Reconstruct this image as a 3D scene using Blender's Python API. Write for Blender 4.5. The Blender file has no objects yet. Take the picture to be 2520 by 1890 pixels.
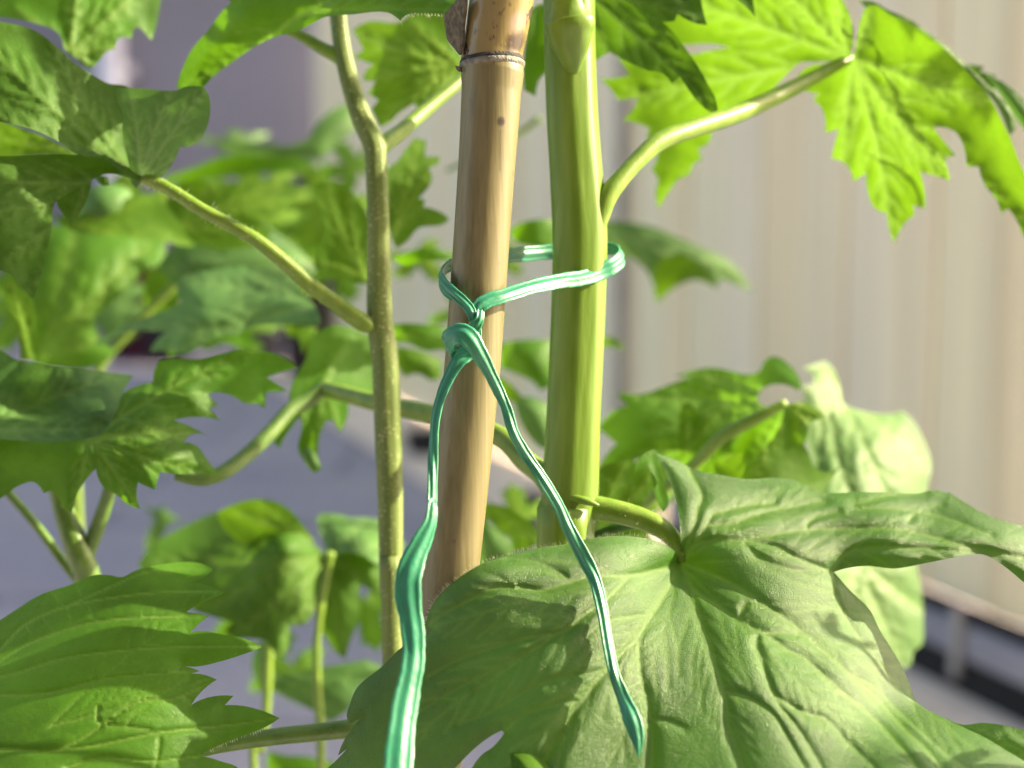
import bpy, math, random
import numpy as np
from mathutils import Vector
from mathutils.geometry import delaunay_2d_cdt

random.seed(7); rng = np.random.default_rng(7)
S = bpy.context.scene
COL = S.collection

# ------------------------------------------------------------------ camera
H = 0.45; PITCH = math.radians(7.0); FPX = 3465.0
CP, SP = math.cos(PITCH), math.sin(PITCH)
CAM = np.array([0.0, 0.0, H]); FW = np.array([0, CP, -SP]); UP = np.array([0, SP, CP]); RT = np.array([1.0, 0, 0])

def P(u, v, d):
    return CAM + d * (FW + RT * ((u - 1260.0) / FPX) + UP * ((945.0 - v) / FPX))
def PA(uvd):
    uvd = np.asarray(uvd, float)
    d = uvd[:, 2:3]
    return CAM + d * (FW[None] + RT[None] * ((uvd[:, 0:1] - 1260) / FPX) + UP[None] * ((945 - uvd[:, 1:2]) / FPX))

K = 900.0 / 2196.0
OFF = {0: (0, 0), 1: (0, 0), 2: (800, 0), 3: (1620, 0), 4: (0, 600), 5: (800, 600), 6: (1620, 600), 7: (0, 1210), 8: (800, 1210), 9: (1620, 1210)}
def Z(n, s):
    """survey readings of one sector, 'x,y x,y ...' -> common plane"""
    ox, oy = OFF[n]; out = []
    for t in s.split():
        a = [float(q) for q in t.split(',')]
        out.append((ox + a[0] * K, oy + a[1] * K) + tuple(a[2:]))
    return out

cd = bpy.data.cameras.new("camera"); cam = bpy.data.objects.new("camera", cd); COL.objects.link(cam)
cam.location = (0, 0, H); cam.rotation_euler = (math.radians(90) - PITCH, 0, 0)
cd.sensor_width = 36; cd.lens = FPX / 2520 * 36; cd.clip_start = 0.01; cd.clip_end = 500
cd.dof.use_dof = True; cd.dof.focus_distance = 0.345; cd.dof.aperture_fstop = cd.lens / 1000 / 0.0070
S.camera = cam

# ------------------------------------------------------------------ objects
def props(o, label=None, cat=None, group=None, kind=None):
    if label: o['label'] = label
    if cat: o['category'] = cat
    if group: o['group'] = group
    if kind: o['kind'] = kind
    return o
def thing(name, loc, label, cat, group=None):
    o = bpy.data.objects.new(name, None); COL.objects.link(o); o.location = loc
    o.empty_display_size = .01
    return props(o, label, cat, group)
def origin(o):
    v = np.zeros(3)
    while o is not None:
        v += np.array(o.location); o = o.parent
    return v
def mesh_obj(name, verts, faces, mat, parent=None, smooth=True, attrs=None, loc=None):
    verts = np.asarray(verts, float)
    me = bpy.data.meshes.new(name)
    org = origin(parent) if parent is not None else (np.array(loc) if loc is not None else np.zeros(3))
    me.from_pydata([tuple(v) for v in (verts - org)], [], [tuple(int(i) for i in f) for f in faces])
    if smooth: me.polygons.foreach_set('use_smooth', [True] * len(me.polygons))
    for k, a in (attrs or {}).items():
        at = me.attributes.new(k, 'FLOAT', 'POINT'); at.data.foreach_set('value', np.asarray(a, np.float32))
    me.materials.append(mat); me.update()
    o = bpy.data.objects.new(name, me); COL.objects.link(o)
    if parent is not None: o.parent = parent
    elif loc is not None: o.location = loc
    return o
class MB:
    def __init__(s): s.v = []; s.f = []; s.n = 0
    def add(s, v, f):
        v = np.asarray(v, float); s.v.append(v); s.f += [tuple(i + s.n for i in q) for q in f]; s.n += len(v)
    def build(s, name, mat, parent=None, **k):
        return mesh_obj(name, np.concatenate(s.v), s.f, mat, parent, **k)
def box(mb, c, sx, sy, sz, ang=0.0):
    ca, sa = math.cos(ang), math.sin(ang); v = []
    for z in (-1, 1):
        for x, y in ((-1, -1), (1, -1), (1, 1), (-1, 1)):
            X, Y = x * sx / 2, y * sy / 2
            v.append((c[0] + X * ca - Y * sa, c[1] + X * sa + Y * ca, c[2] + z * sz / 2))
    mb.add(v, [(3, 2, 1, 0), (4, 5, 6, 7), (0, 1, 5, 4), (1, 2, 6, 5), (2, 3, 7, 6), (3, 0, 4, 7)])

def catmull(pts, n, closed=False):
    pts = np.asarray(pts, float); m = len(pts)
    if closed: idx = lambda i: pts[i % m]; segs = m
    else:
        ext = np.vstack([2 * pts[0] - pts[1], pts, 2 * pts[-1] - pts[-2]]); idx = lambda i: ext[i + 1]; segs = m - 1
    out = []
    for i in range(segs):
        p0, p1, p2, p3 = idx(i - 1), idx(i), idx(i + 1), idx(i + 2)
        for k in range(n):
            t = k / n
            out.append(.5 * ((2 * p1) + (-p0 + p2) * t + (2 * p0 - 5 * p1 + 4 * p2 - p3) * t * t + (-p0 + 3 * p1 - 3 * p2 + p3) * t ** 3))
    if not closed: out.append(pts[-1])
    return np.array(out)

# ------------------------------------------------------------------ materials
def mat_new(name):
    m = bpy.data.materials.new(name); m.use_nodes = True
    nt = m.node_tree; nt.nodes.clear()
    return m, nt, nt.nodes.new('ShaderNodeOutputMaterial')
def nd(nt, t, **k):
    n = nt.nodes.new(t)
    for a, b in k.items(): setattr(n, a, b)
    return n
def mix(nt, fac, a, b, mode='MIX'):
    n = nd(nt, 'ShaderNodeMix', data_type='RGBA', blend_type=mode)
    for s, v in ((0, fac), (6, a), (7, b)):
        if isinstance(v, bpy.types.NodeSocket): nt.links.new(v, n.inputs[s])
        elif s == 0: n.inputs[0].default_value = v
        else: n.inputs[s].default_value = (*v, 1)
    return n.outputs[2]
def noise(nt, co, scale, detail=3, rough=.5):
    n = nd(nt, 'ShaderNodeTexNoise'); n.inputs['Scale'].default_value = scale
    n.inputs['Detail'].default_value = detail; n.inputs['Roughness'].default_value = rough
    if co is not None: nt.links.new(co, n.inputs['Vector'])
    return n.outputs[0]
def ramp(nt, val, lo, hi, a=0.0, b=1.0):
    n = nd(nt, 'ShaderNodeMapRange'); nt.links.new(val, n.inputs[0])
    for i, x in ((1, lo), (2, hi), (3, a), (4, b)): n.inputs[i].default_value = x
    return n.outputs[0]
def objco(nt, scale=(1, 1, 1)):
    tc = nd(nt, 'ShaderNodeTexCoord'); mp = nd(nt, 'ShaderNodeMapping'); mp.inputs['Scale'].default_value = scale
    nt.links.new(tc.outputs['Object'], mp.inputs[0]); return mp.outputs[0]

def leaf_mat(name, col, tcol, vcol, tf=.45, rough=.42, spec=.5, grain=.35, gs=2600, waxy=0.0, net=.07):
    m, nt, out = mat_new(name); L = nt.links.new
    co = objco(nt)
    n1 = noise(nt, co, 45, 3); n2 = noise(nt, co, 420, 2)
    dark = tuple(c * .72 for c in col); light = tuple(min(1, c * 1.3) for c in col)
    base = mix(nt, ramp(nt, n1, .35, .68), dark, light)
    base = mix(nt, ramp(nt, n2, .42, .75, 0, .35), base, tuple(min(1, c * 1.5) for c in col))
    at = nd(nt, 'ShaderNodeAttribute', attribute_name='vein')
    base = mix(nt, at.outputs['Fac'], base, vcol)
    pr = nd(nt, 'ShaderNodeBsdfPrincipled'); L(base, pr.inputs['Base Color'])
    pr.inputs['Specular IOR Level'].default_value = spec
    L(ramp(nt, noise(nt, co, 1500, 2), .3, .7, rough - .1, rough + .14), pr.inputs['Roughness'])
    pr.inputs['Sheen Weight'].default_value = waxy; pr.inputs['Sheen Roughness'].default_value = .35
    b1 = nd(nt, 'ShaderNodeBump'); b1.inputs['Strength'].default_value = grain; b1.inputs['Distance'].default_value = .0003
    L(noise(nt, co, gs, 2, .6), b1.inputs['Height'])
    b2 = nd(nt, 'ShaderNodeBump'); b2.inputs['Strength'].default_value = .12; b2.inputs['Distance'].default_value = .0012
    L(noise(nt, co, 330, 2), b2.inputs['Height'])
    vo = nd(nt, 'ShaderNodeTexVoronoi', feature='DISTANCE_TO_EDGE'); vo.inputs['Scale'].default_value = 330
    dn = nd(nt, 'ShaderNodeTexNoise'); dn.inputs['Scale'].default_value = 260; L(co, dn.inputs['Vector'])
    ad = nd(nt, 'ShaderNodeMix', data_type='VECTOR'); ad.inputs[0].default_value = .0035; L(co, ad.inputs[4]); L(dn.outputs[1], ad.inputs[5]); L(ad.outputs[1], vo.inputs['Vector'])
    nets = ramp(nt, vo.outputs['Distance'], 0, .16)
    b3 = nd(nt, 'ShaderNodeBump'); b3.inputs['Strength'].default_value = net; b3.inputs['Distance'].default_value = .0005; L(nets, b3.inputs['Height'])
    L(b2.outputs[0], b3.inputs['Normal']); L(b3.outputs[0], b1.inputs['Normal'])
    L(b1.outputs[0], pr.inputs['Normal'])
    tr = nd(nt, 'ShaderNodeBsdfTranslucent')
    tc = mix(nt, ramp(nt, n1, .35, .68), tuple(c * .85 for c in tcol), tuple(min(1, c * 1.15) for c in tcol))
    tc = mix(nt, ramp(nt, at.outputs['Fac'], 0, 1, 0, .6), tc, tuple(min(1, c * 1.25 + .06) for c in tcol))
    L(tc, tr.inputs[0]); L(b2.outputs[0], tr.inputs['Normal'])
    tc = mix(nt, ramp(nt, vo.outputs['Distance'], 0, .10, .22, 0), tc, tuple(min(1, c * .55) for c in tcol)); L(tc, tr.inputs[0])
    ms = nd(nt, 'ShaderNodeMixShader'); ms.inputs[0].default_value = tf
    L(pr.outputs[0], ms.inputs[1]); L(tr.outputs[0], ms.inputs[2]); L(ms.outputs[0], out.inputs[0])
    return m

def stem_mat(name, col, col2, bump=.25, rough=.42, stretch=(400, 400, 12), speck=0.0):
    m, nt, out = mat_new(name); L = nt.links.new
    base = mix(nt, ramp(nt, noise(nt, objco(nt, stretch), 1, 3), .35, .65), col, col2)
    base = mix(nt, ramp(nt, noise(nt, objco(nt), 28, 3), .4, .7, 0, .5), base, tuple(c * .75 for c in col))
    co = objco(nt)
    if speck:
        base = mix(nt, ramp(nt, noise(nt, co, 1300, 2), .62, .72, 0, speck), base, (.75, .7, .45))
    pr = nd(nt, 'ShaderNodeBsdfPrincipled'); L(base, pr.inputs['Base Color']); pr.inputs['Roughness'].default_value = rough
    pr.inputs['Subsurface Weight'].default_value = .12; pr.inputs['Subsurface Radius'].default_value = (.6, 1, .2); pr.inputs['Subsurface Scale'].default_value = .003
    b = nd(nt, 'ShaderNodeBump'); b.inputs['Strength'].default_value = bump; b.inputs['Distance'].default_value = .0004
    L(noise(nt, objco(nt, (1800, 1800, 150)), 1, 3), b.inputs['Height']); L(b.outputs[0], pr.inputs['Normal'])
    L(pr.outputs[0], out.inputs[0]); return m

def plain(name, col, rough=.6, metal=0.0, spec=.5, var=.2, scale=20, bump=0.0, bs=200, bd=.001):
    m, nt, out = mat_new(name); L = nt.links.new; co = objco(nt)
    base = mix(nt, ramp(nt, noise(nt, co, scale, 4), .3, .7), tuple(c * (1 - var) for c in col), tuple(min(1, c * (1 + var)) for c in col))
    pr = nd(nt, 'ShaderNodeBsdfPrincipled'); L(base, pr.inputs['Base Color']); pr.inputs['Roughness'].default_value = rough
    pr.inputs['Metallic'].default_value = metal; pr.inputs['Specular IOR Level'].default_value = spec
    if bump:
        b = nd(nt, 'ShaderNodeBump'); b.inputs['Strength'].default_value = bump; b.inputs['Distance'].default_value = bd
        L(noise(nt, co, bs, 3), b.inputs['Height']); L(b.outputs[0], pr.inputs['Normal'])
    L(pr.outputs[0], out.inputs[0]); return m

M = {}
VC = (.30, .42, .10)
M['big'] = leaf_mat('leaf_waxy', (.034, .118, .011), (.09, .26, .010), (.085, .19, .022), tf=.32, rough=.37, spec=.65, grain=.85, gs=3800, net=.09, waxy=.0)
M['mid'] = leaf_mat('leaf_green', (.044, .138, .012), (.13, .34, .010), (.12, .22, .04), tf=.40, spec=.3, rough=.55)
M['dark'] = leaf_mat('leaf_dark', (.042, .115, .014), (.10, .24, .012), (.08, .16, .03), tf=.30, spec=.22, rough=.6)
M['teal'] = leaf_mat('leaf_blue_green', (.055, .14, .04), (.10, .26, .035), (.12, .24, .07), tf=.28, spec=.35, rough=.5)
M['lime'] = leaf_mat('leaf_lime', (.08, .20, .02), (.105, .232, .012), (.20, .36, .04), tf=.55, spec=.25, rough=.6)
M['pale'] = leaf_mat('leaf_pale', (.07, .17, .042), (.10, .23, .04), (.17, .30, .10), tf=.32, spec=.35, rough=.55)
M['stem'] = stem_mat('stem_main', (.10, .20, .013), (.145, .25, .032), bump=.1)
M['stem2'] = stem_mat('stem_olive', (.105, .17, .03), (.155, .215, .055), speck=.6, rough=.6)
M['petiole'] = stem_mat('petiole_green', (.125, .235, .02), (.19, .30, .045), stretch=(300, 300, 300))
M['petiole_dark'] = stem_mat('petiole_dark', (.07, .15, .022), (.11, .20, .04), stretch=(300, 300, 300))
M['hair'] = plain('leaf_hair', (.75, .8, .6), .4)

# ------------------------------------------------------------------ leaf builder
def smooth_outline(pts, step):
    pts = np.array(pts, float); m = len(pts)
    prv = np.roll(pts, 1, 0); nxt = np.roll(pts, -1, 0)
    a = pts - prv; b = nxt - pts
    la = np.linalg.norm(a, axis=1) + 1e-9; lb = np.linalg.norm(b, axis=1) + 1e-9
    turn = np.degrees(np.arccos(np.clip((a * b).sum(1) / (la * lb), -1, 1)))
    sharp = turn > 52
    tang = (a / la[:, None] + b / lb[:, None]); tang /= (np.linalg.norm(tang, axis=1)[:, None] + 1e-9)
    out = []
    for i in range(m):
        j = (i + 1) % m; Lg = np.linalg.norm(pts[j] - pts[i]); n = max(1, int(round(Lg / step)))
        d = (pts[j] - pts[i])
        perp = np.array([-d[1], d[0]]) / (Lg + 1e-9)
        t0 = tang[i] * Lg if not sharp[i] else d; t1 = tang[j] * Lg if not sharp[j] else d
        if sharp[i] and not sharp[j]: t0 = 2 * d - t1 * 1.0; t0 = t0 / (np.linalg.norm(t0) + 1e-9) * Lg
        if sharp[j] and not sharp[i]: t1 = 2 * d - t0 * 1.0; t1 = t1 / (np.linalg.norm(t1) + 1e-9) * Lg
        for k in range(n):
            t = k / n; h00 = 2 * t ** 3 - 3 * t * t + 1; h10 = t ** 3 - 2 * t * t + t; h01 = -2 * t ** 3 + 3 * t * t; h11 = t ** 3 - t * t
            out.append(h00 * pts[i] + h10 * t0 + h01 * pts[j] + h11 * t1)
    return np.array(out)
def inside(poly, q):
    x, y = q[:, 0], q[:, 1]; res = np.zeros(len(q), bool); j = len(poly) - 1
    for i in range(len(poly)):
        xi, yi = poly[i]; xj, yj = poly[j]
        if yi != yj:
            c = ((yi > y) != (yj > y)) & (x < (xj - xi) * (y - yi) / (yj - yi) + xi); res ^= c
        j = i
    return res
def segdist(q, segs):
    """distance from q to segments (n,4[,w])"""
    D = np.full(len(q), 1e9); W = np.ones(len(q))
    for s in segs:
        a = np.array(s[:2]); b = np.array(s[2:4]); ab = b - a; L2 = ab @ ab + 1e-9
        t = np.clip(((q - a) @ ab) / L2, 0, 1); dd = np.linalg.norm(q - (a + t[:, None] * ab), axis=1)
        w = s[4] if len(s) > 4 else 1.0
        dd2 = dd / w
        k = dd2 < D; D[k] = dd2[k]; W[k] = w
    return D, W
def tps(ctrl):
    c = np.array(ctrl, float); X = c[:, :2] / 1000; n = len(X)
    def phi(r): return np.where(r > 1e-9, r * r * np.log(r + 1e-12), 0)
    A = np.zeros((n + 3, n + 3)); R = np.linalg.norm(X[:, None] - X[None], axis=2)
    A[:n, :n] = phi(R) + np.eye(n) * 1e-4; A[:n, n] = 1; A[:n, n + 1:] = X; A[n, :n] = 1; A[n + 1:, :n] = X.T
    w = np.linalg.solve(A, np.concatenate([c[:, 2], np.zeros(3)]))
    def f(q):
        q = q / 1000; R = np.linalg.norm(q[:, None] - X[None], axis=2)
        return phi(R) @ w[:n] + w[n] + q @ w[n + 1:]
    return f
def autoveins(base, tips, side=5, w=1.0):
    segs = []
    base = np.array(base, float)
    for tp in tips:
        tp = np.array(tp, float); d = tp - base; L = np.linalg.norm(d); u = d / L; nrm = np.array([-u[1], u[0]])
        bow = rng.uniform(-.05, .05) * L
        pt = lambda t: base + d * t + nrm * bow * 4 * t * (1 - t)
        q = [pt(t) for t in np.linspace(0, 1, 7)]
        for i in range(6): segs.append((*q[i], *q[i + 1], w * (1.15 - .13 * i)))
        for k in range(side):
            f = .22 + .66 * k / max(1, side - 1)
            for sg in (-1, 1):
                p0 = pt(f + rng.uniform(-.03, .03)); ln = .30 * L * (1.05 - f) + .04 * L
                a = math.radians(rng.uniform(28, 42)) * sg
                dr = u * math.cos(a) + nrm * math.sin(a); dr2 = u * math.cos(a * .6) + nrm * math.sin(a * .6)
                p1 = p0 + dr * ln * .5; p2 = p1 + dr2 * ln * .5
                segs.append((*p0, *p1, w * .6)); segs.append((*p1, *p2, w * .4))
    return segs
def veinpoly(lines):
    segs = []
    for w, pts in lines:
        c = catmull([p[:2] for p in pts], 5)
        for i in range(len(c) - 1): segs.append((*c[i], *c[i + 1], w * (1.1 - .5 * i / len(c))))
    return segs
def wob(q, seed, sc, amp):
    r = np.random.default_rng(seed); h = np.zeros(len(q))
    for k in range(6):
        a = r.uniform(0, 2 * math.pi); f = sc * r.uniform(.6, 1.8); h += np.sin((q[:, 0] * math.cos(a) + q[:, 1] * math.sin(a)) * f + r.uniform(0, 6.3))
    return h * amp / 3
LEAFN = [0]
def leaf(parent, outline, mat, depth, veins=(), step=11, relief=.0009, vw=9.0, curl=.0022, cw=26, ripple=.0009, rs=.010, under=False, name='leaf', vcw=None, fine=(), label=None, hairs=None, thick=0.0):
    """outline: plan points; depth: list of (u,v,d) or (d0,gx,gy) with bend; veins: segments"""
    LEAFN[0] += 1; seed = LEAFN[0]
    out = smooth_outline([p[:2] for p in outline], step)
    keep = [0]
    for i in range(1, len(out)):
        if np.linalg.norm(out[i] - out[keep[-1]]) > step * .35: keep.append(i)
    out = out[keep]
    lo, hi = out.min(0), out.max(0)
    gx, gy = np.meshgrid(np.arange(lo[0], hi[0], step), np.arange(lo[1], hi[1], step * .87))
    gx = gx + (np.arange(gx.shape[0]) % 2)[:, None] * step * .5
    g = np.stack([gx.ravel(), gy.ravel()], 1) + np.random.default_rng(seed).uniform(-.12, .12, (gx.size, 2)) * step
    g = g[inside(out, g)]
    osegs = [(*out[i], *out[(i + 1) % len(out)]) for i in range(len(out))]
    de, _ = segdist(g, osegs); g = g[de > step * .45]
    allp = np.vstack([out, g]); n0 = len(out)
    r = delaunay_2d_cdt([Vector(p) for p in allp], [(i, (i + 1) % n0) for i in range(n0)], [], 1, 1e-5)
    vs = np.array([tuple(v) for v in r[0]]); fs = [tuple(f) for f in r[2]]
    cen = np.array([vs[list(f)].mean(0) for f in fs]); ok = inside(out, cen); fs = [f for f, k in zip(fs, ok) if k]
    if isinstance(depth[0], (tuple, list)): d = tps(depth)(vs)
    else:
        c = (lo + hi) / 2; R = np.linalg.norm(hi - lo) / 2
        d0, ax, ay = depth[:3]; bend = depth[3] if len(depth) > 3 else .012
        q = (vs - c); d = d0 + q[:, 0] / 1000 * ax + q[:, 1] / 1000 * ay + bend * (np.linalg.norm(q, axis=1) / R) ** 2
    d = d + wob(vs, seed, rs, ripple)
    de, _ = segdist(vs, osegs)
    d = d + curl * np.exp(-(de / cw) ** 1.5) * (-.6 if under else 1)
    va = np.zeros(len(vs))
    if len(veins):
        dv, W = segdist(vs, veins)       # distance already divided by weight
        dpx = dv * W
        va = np.exp(-(dpx / ((vcw or vw * .55) * np.sqrt(W))) ** 2) * np.clip(W, 0, 1)
        groove = np.exp(-(dpx / (vw * 1.1 * np.sqrt(W))) ** 1.3) * np.clip(W * 1.1, 0, 1.3)
        d = d + relief * groove * (-1 if under else 1)
    if len(fine):
        df, _ = segdist(vs, [s_[:4] for s_ in fine]); va = np.maximum(va, .55 * np.exp(-(df / 4.5) ** 2)); d = d + .00018 * np.exp(-(df / 8.0) ** 2)
    co = PA(np.column_stack([vs, d]))
    # faces look toward the lens side
    f0 = np.array(fs); a, b, c = co[f0[:, 0]], co[f0[:, 1]], co[f0[:, 2]]
    nn = np.cross(b - a, c - a); flip = ((a - CAM) * nn).sum(1) > 0
    f0[flip] = f0[flip][:, ::-1]
    ob = mesh_obj(name, co, f0, M[mat], parent, attrs={'vein': np.clip(va, 0, 1)})
    if label: ob['label'] = label
    if thick:
        s = ob.modifiers.new('thickness', 'SOLIDIFY'); s.thickness = thick; s.offset = 0
    if hairs:
        lohair, hihair, ln, cnt = hairs      # hairs on the boundary between two plan points
        mb = MB(); dd = dict()
        k3 = np.argmin(np.linalg.norm(out - np.array(lohair), axis=1)); k4 = np.argmin(np.linalg.norm(out - np.array(hihair), axis=1))
        if k4 < k3: k3, k4 = k4, k3
        if k4 - k3 > len(out) / 2: ids = list(range(k4, len(out))) + list(range(0, k3 + 1))
        else: ids = list(range(k3, k4 + 1))
        cc = out.mean(0)
        for h in range(cnt):
            i = ids[rng.integers(0, len(ids) - 1)]; p = out[i] * 1.0
            tg = out[(i + 1) % n0] - out[i - 1]; nr = np.array([tg[1], -tg[0]]); nr /= np.linalg.norm(nr) + 1e-9
            if inside(out, (p + nr * 8)[None])[0]: nr = -nr
            j = np.argmin(np.linalg.norm(vs - p, axis=1)); l = ln * rng.uniform(.5, 1.1)
            e = p + nr * l + rng.normal(0, .25, 2) * l; mid = (p + e) / 2 + rng.normal(0, .08, 2) * l
            hair(mb, P(*p, d[j]), P(*mid, d[j]), P(*e, d[j] - .0004), .000045)
        mb.build('fringe_hairs', M['hair'], ob)['kind'] = 'stuff'
    return ob
def hair(mb, a, b, c, r):
    a, b, c = map(np.array, (a, b, c)); t = c - a; t /= np.linalg.norm(t); x = np.cross(t, FW); x /= np.linalg.norm(x) + 1e-9; y = np.cross(t, x)
    v = []
    for p, rr in ((a, r), (b, r * .7)):
        for k in range(3):
            an = k * 2.094; v.append(p + (x * math.cos(an) + y * math.sin(an)) * rr)
    v.append(c)
    mb.add(v, [(0, 1, 4, 3), (1, 2, 5, 4), (2, 0, 3, 5), (3, 4, 6), (4, 5, 6), (5, 3, 6)])

# ------------------------------------------------------------------ stems
def ground_end(u, v, d, x=None, y=None):
    p = P(u, v, d); return np.array([p[0] if x is None else x, p[1] if y is None else y, -.01])
def tube(parent, name, path, mat, sub=6, nseg=20, rib=(0, 0), tail=None, head=None, ell=1.0, caps=True, label=None, hairs=None, noisy=.006):
    """path: (u,v,d,width) ; tail/head: world points with radius continued to"""
    path = np.array(path, float)
    w = PA(path[:, :3]); r = path[:, 3] / 2 * path[:, 2] / FPX
    pts = [np.append(a, b) for a, b in zip(w, r)]
    if tail is not None: pts += [np.array(t, float) for t in tail]
    if head is not None: pts = [np.array(t, float) for t in head] + pts
    c = catmull(pts, sub); ctr = c[:, :3]; rad = np.maximum(c[:, 3], 1e-5)
    tg = np.gradient(ctr, axis=0); tg /= np.linalg.norm(tg, axis=1)[:, None] + 1e-12
    x = np.cross(tg[0], FW); x /= np.linalg.norm(x) + 1e-9; V = []
    rr = np.random.default_rng(int(abs(path[0, 0]) + abs(path[-1, 1])) + 3); ph = rr.uniform(0, 6.3, 8)
    for i in range(len(ctr)):
        x = x - tg[i] * (x @ tg[i]); x /= np.linalg.norm(x) + 1e-9; y = np.cross(tg[i], x)
        for k in range(nseg):
            a = 2 * math.pi * k / nseg
            R = rad[i] * (1 + rib[1] * math.cos(rib[0] * a + .7) + noisy * math.sin(i * .37 + ph[k % 8]))
            V.append(ctr[i] + x * math.cos(a) * R + y * math.sin(a) * R * ell)
    F = [(i * nseg + k, i * nseg + (k + 1) % nseg, (i + 1) * nseg + (k + 1) % nseg, (i + 1) * nseg + k) for i in range(len(ctr) - 1) for k in range(nseg)]
    if caps:
        V += [ctr[0], ctr[-1]]; a0, a1 = len(V) - 2, len(V) - 1; n = len(ctr)
        F += [(a0, (k + 1) % nseg, k) for k in range(nseg)] + [(a1, (n - 1) * nseg + k, (n - 1) * nseg + (k + 1) % nseg) for k in range(nseg)]
    ob = mesh_obj(name, V, F, M[mat], parent, attrs={'vein': np.zeros(len(V))})
    if label: ob['label'] = label
    if hairs:
        cnt, ln = hairs; mb = MB(); n = len(ctr)
        for h in range(cnt):
            i = rng.integers(0, n - 1); a = rng.uniform(0, 6.28)
            X = np.cross(tg[i], FW); X /= np.linalg.norm(X); Y = np.cross(tg[i], X)
            dr = X * math.cos(a) + Y * math.sin(a); p = ctr[i] + (ctr[i + 1] - ctr[i]) * rng.random() + dr * rad[i] * .97
            l = ln * rng.uniform(.4, 1.1); e = p + dr * l + rng.normal(0, .3, 3) * l
            hair(mb, p, (p + e) / 2, e, .00004)
        mb.build('stem_hairs', M['hair'], ob)['kind'] = 'stuff'
    return ob
def palm(u, v, R, rot, sq=1.0, lobes=5, spread=300, seed=1, teeth=3):
    """a deeply toothed palmate blade: outline and lobe tips around the stalk point (u, v)"""
    r = np.random.default_rng(seed); out = []; tips = []
    for k in range(lobes):
        a = math.radians(rot - spread / 2 + spread * (k + .5) / lobes); hw = math.radians(spread / lobes / 2)
        Lk = R * (1 - .30 * abs((k - (lobes - 1) / 2) / (lobes / 2))) * r.uniform(.9, 1.08)
        out.append((a - hw, R * .30))
        for t in range(teeth):
            f = (t + 1) / (teeth + 1); rr = R * .3 + (Lk - R * .3) * f
            out.append((a - hw * (1.0 - .62 * f), rr * 1.05)); out.append((a - hw * (.80 - .62 * f), rr * .98))
        out.append((a, Lk)); tips.append((a, Lk * .96))
        for t in range(teeth - 1, -1, -1):
            f = (t + 1) / (teeth + 1); rr = R * .3 + (Lk - R * .3) * f
            out.append((a + hw * (.80 - .62 * f), rr * .98)); out.append((a + hw * (1.0 - .62 * f), rr * 1.05))
    out.append((math.radians(rot + spread / 2), R * .28)); out.append((math.radians(rot + 180), R * .03))
    c = lambda a, q: (u + q * math.cos(a), v + q * math.sin(a) * sq)
    return [c(*o) for o in out], [c(*t) for t in tips]
def palmleaf(parent, u, v, d, R, rot, mat, sq=1.0, gx=0.0, gy=0.0, bend=.01, seed=1, under=False, **k):
    o, t = palm(u, v, R, rot, sq, seed=seed)
    return leaf(parent, o, mat, (d, gx, gy, bend), autoveins((u, v), t, 4, 1.2), step=12, under=under, **k)
# ================================================================== the setting
SUN = Vector((0.84, 0.13, 0.49)).normalized()
fn = np.array([.43, -1.0, 0]); 
F0 = np.array([.506, 1.12]); FD = np.array([-.358, 1.0]); FD = FD / np.linalg.norm(FD); FANG = math.atan2(FD[1], FD[0])
FN = np.array([-FD[1], FD[0]])            # towards the plants' side
if FN[0] > 0: FN = -FN

def paving_mat():
    m, nt, out = mat_new('paving'); L = nt.links.new; co = objco(nt)
    br = nd(nt, 'ShaderNodeTexBrick'); L(co, br.inputs[0]); br.inputs['Scale'].default_value = 1.0
    br.inputs['Color1'].default_value = (.46, .43, .52, 1); br.inputs['Color2'].default_value = (.40, .38, .47, 1); br.inputs['Mortar'].default_value = (.17, .155, .2, 1)
    br.inputs['Brick Width'].default_value = .6; br.inputs['Row Height'].default_value = .4; br.inputs['Mortar Size'].default_value = .008
    base = mix(nt, ramp(nt, noise(nt, co, 3, 4), .35, .65, 0, .7), br.outputs[0], (.52, .48, .54))
    base = mix(nt, ramp(nt, noise(nt, co, 60, 4), .3, .7, 0, .35), base, (.17, .16, .19))
    pr = nd(nt, 'ShaderNodeBsdfPrincipled'); L(base, pr.inputs[0]); pr.inputs['Roughness'].default_value = .8
    b = nd(nt, 'ShaderNodeBump'); b.inputs['Distance'].default_value = .004; L(noise(nt, co, 90, 4), b.inputs['Height']); L(b.outputs[0], pr.inputs['Normal'])
    L(pr.outputs[0], out.inputs[0]); return m
def sheet(name, x0, x1, y0, y1, z, mat):
    o = mesh_obj(name, [(x0, y0, z), (x1, y0, z), (x1, y1, z), (x0, y1, z)], [(0, 1, 2, 3)], mat, smooth=False); o['kind'] = 'structure'; return o
sheet('ground', -60, 60, -60, 60, 0, paving_mat())
hw = MB(); box(hw, (0, -.95, 1.4), 6.4, .25, 2.8); props(hw.build('fill_blocker', plain('fill_blocker_dark', (.10, .075, .06), .9, var=.3, scale=14, bump=.6, bs=80, bd=.004), None, smooth=False), 'added unseen dark wall behind the camera, blocking fill light on the plants', 'wall')  # unseen wall added behind the camera to cut the frontal fill light
sheet('soil_bed', -.6, .3, .26, .62, .008, plain('soil', (.06, .045, .03), .9, var=.5, scale=40, bump=1, bs=90, bd=.01))
# ground strip along the fence foot, sunlight put in as a paler colour
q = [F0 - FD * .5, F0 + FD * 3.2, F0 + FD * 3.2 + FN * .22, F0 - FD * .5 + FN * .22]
o = mesh_obj('path', [(*p, .004) for p in q], [(0, 1, 2, 3)], plain('sunlit_ground_tone', (.90, .76, .66), .8, var=.1, scale=8, bump=.5, bs=90, bd=.003), smooth=False); o['kind'] = 'structure'

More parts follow.
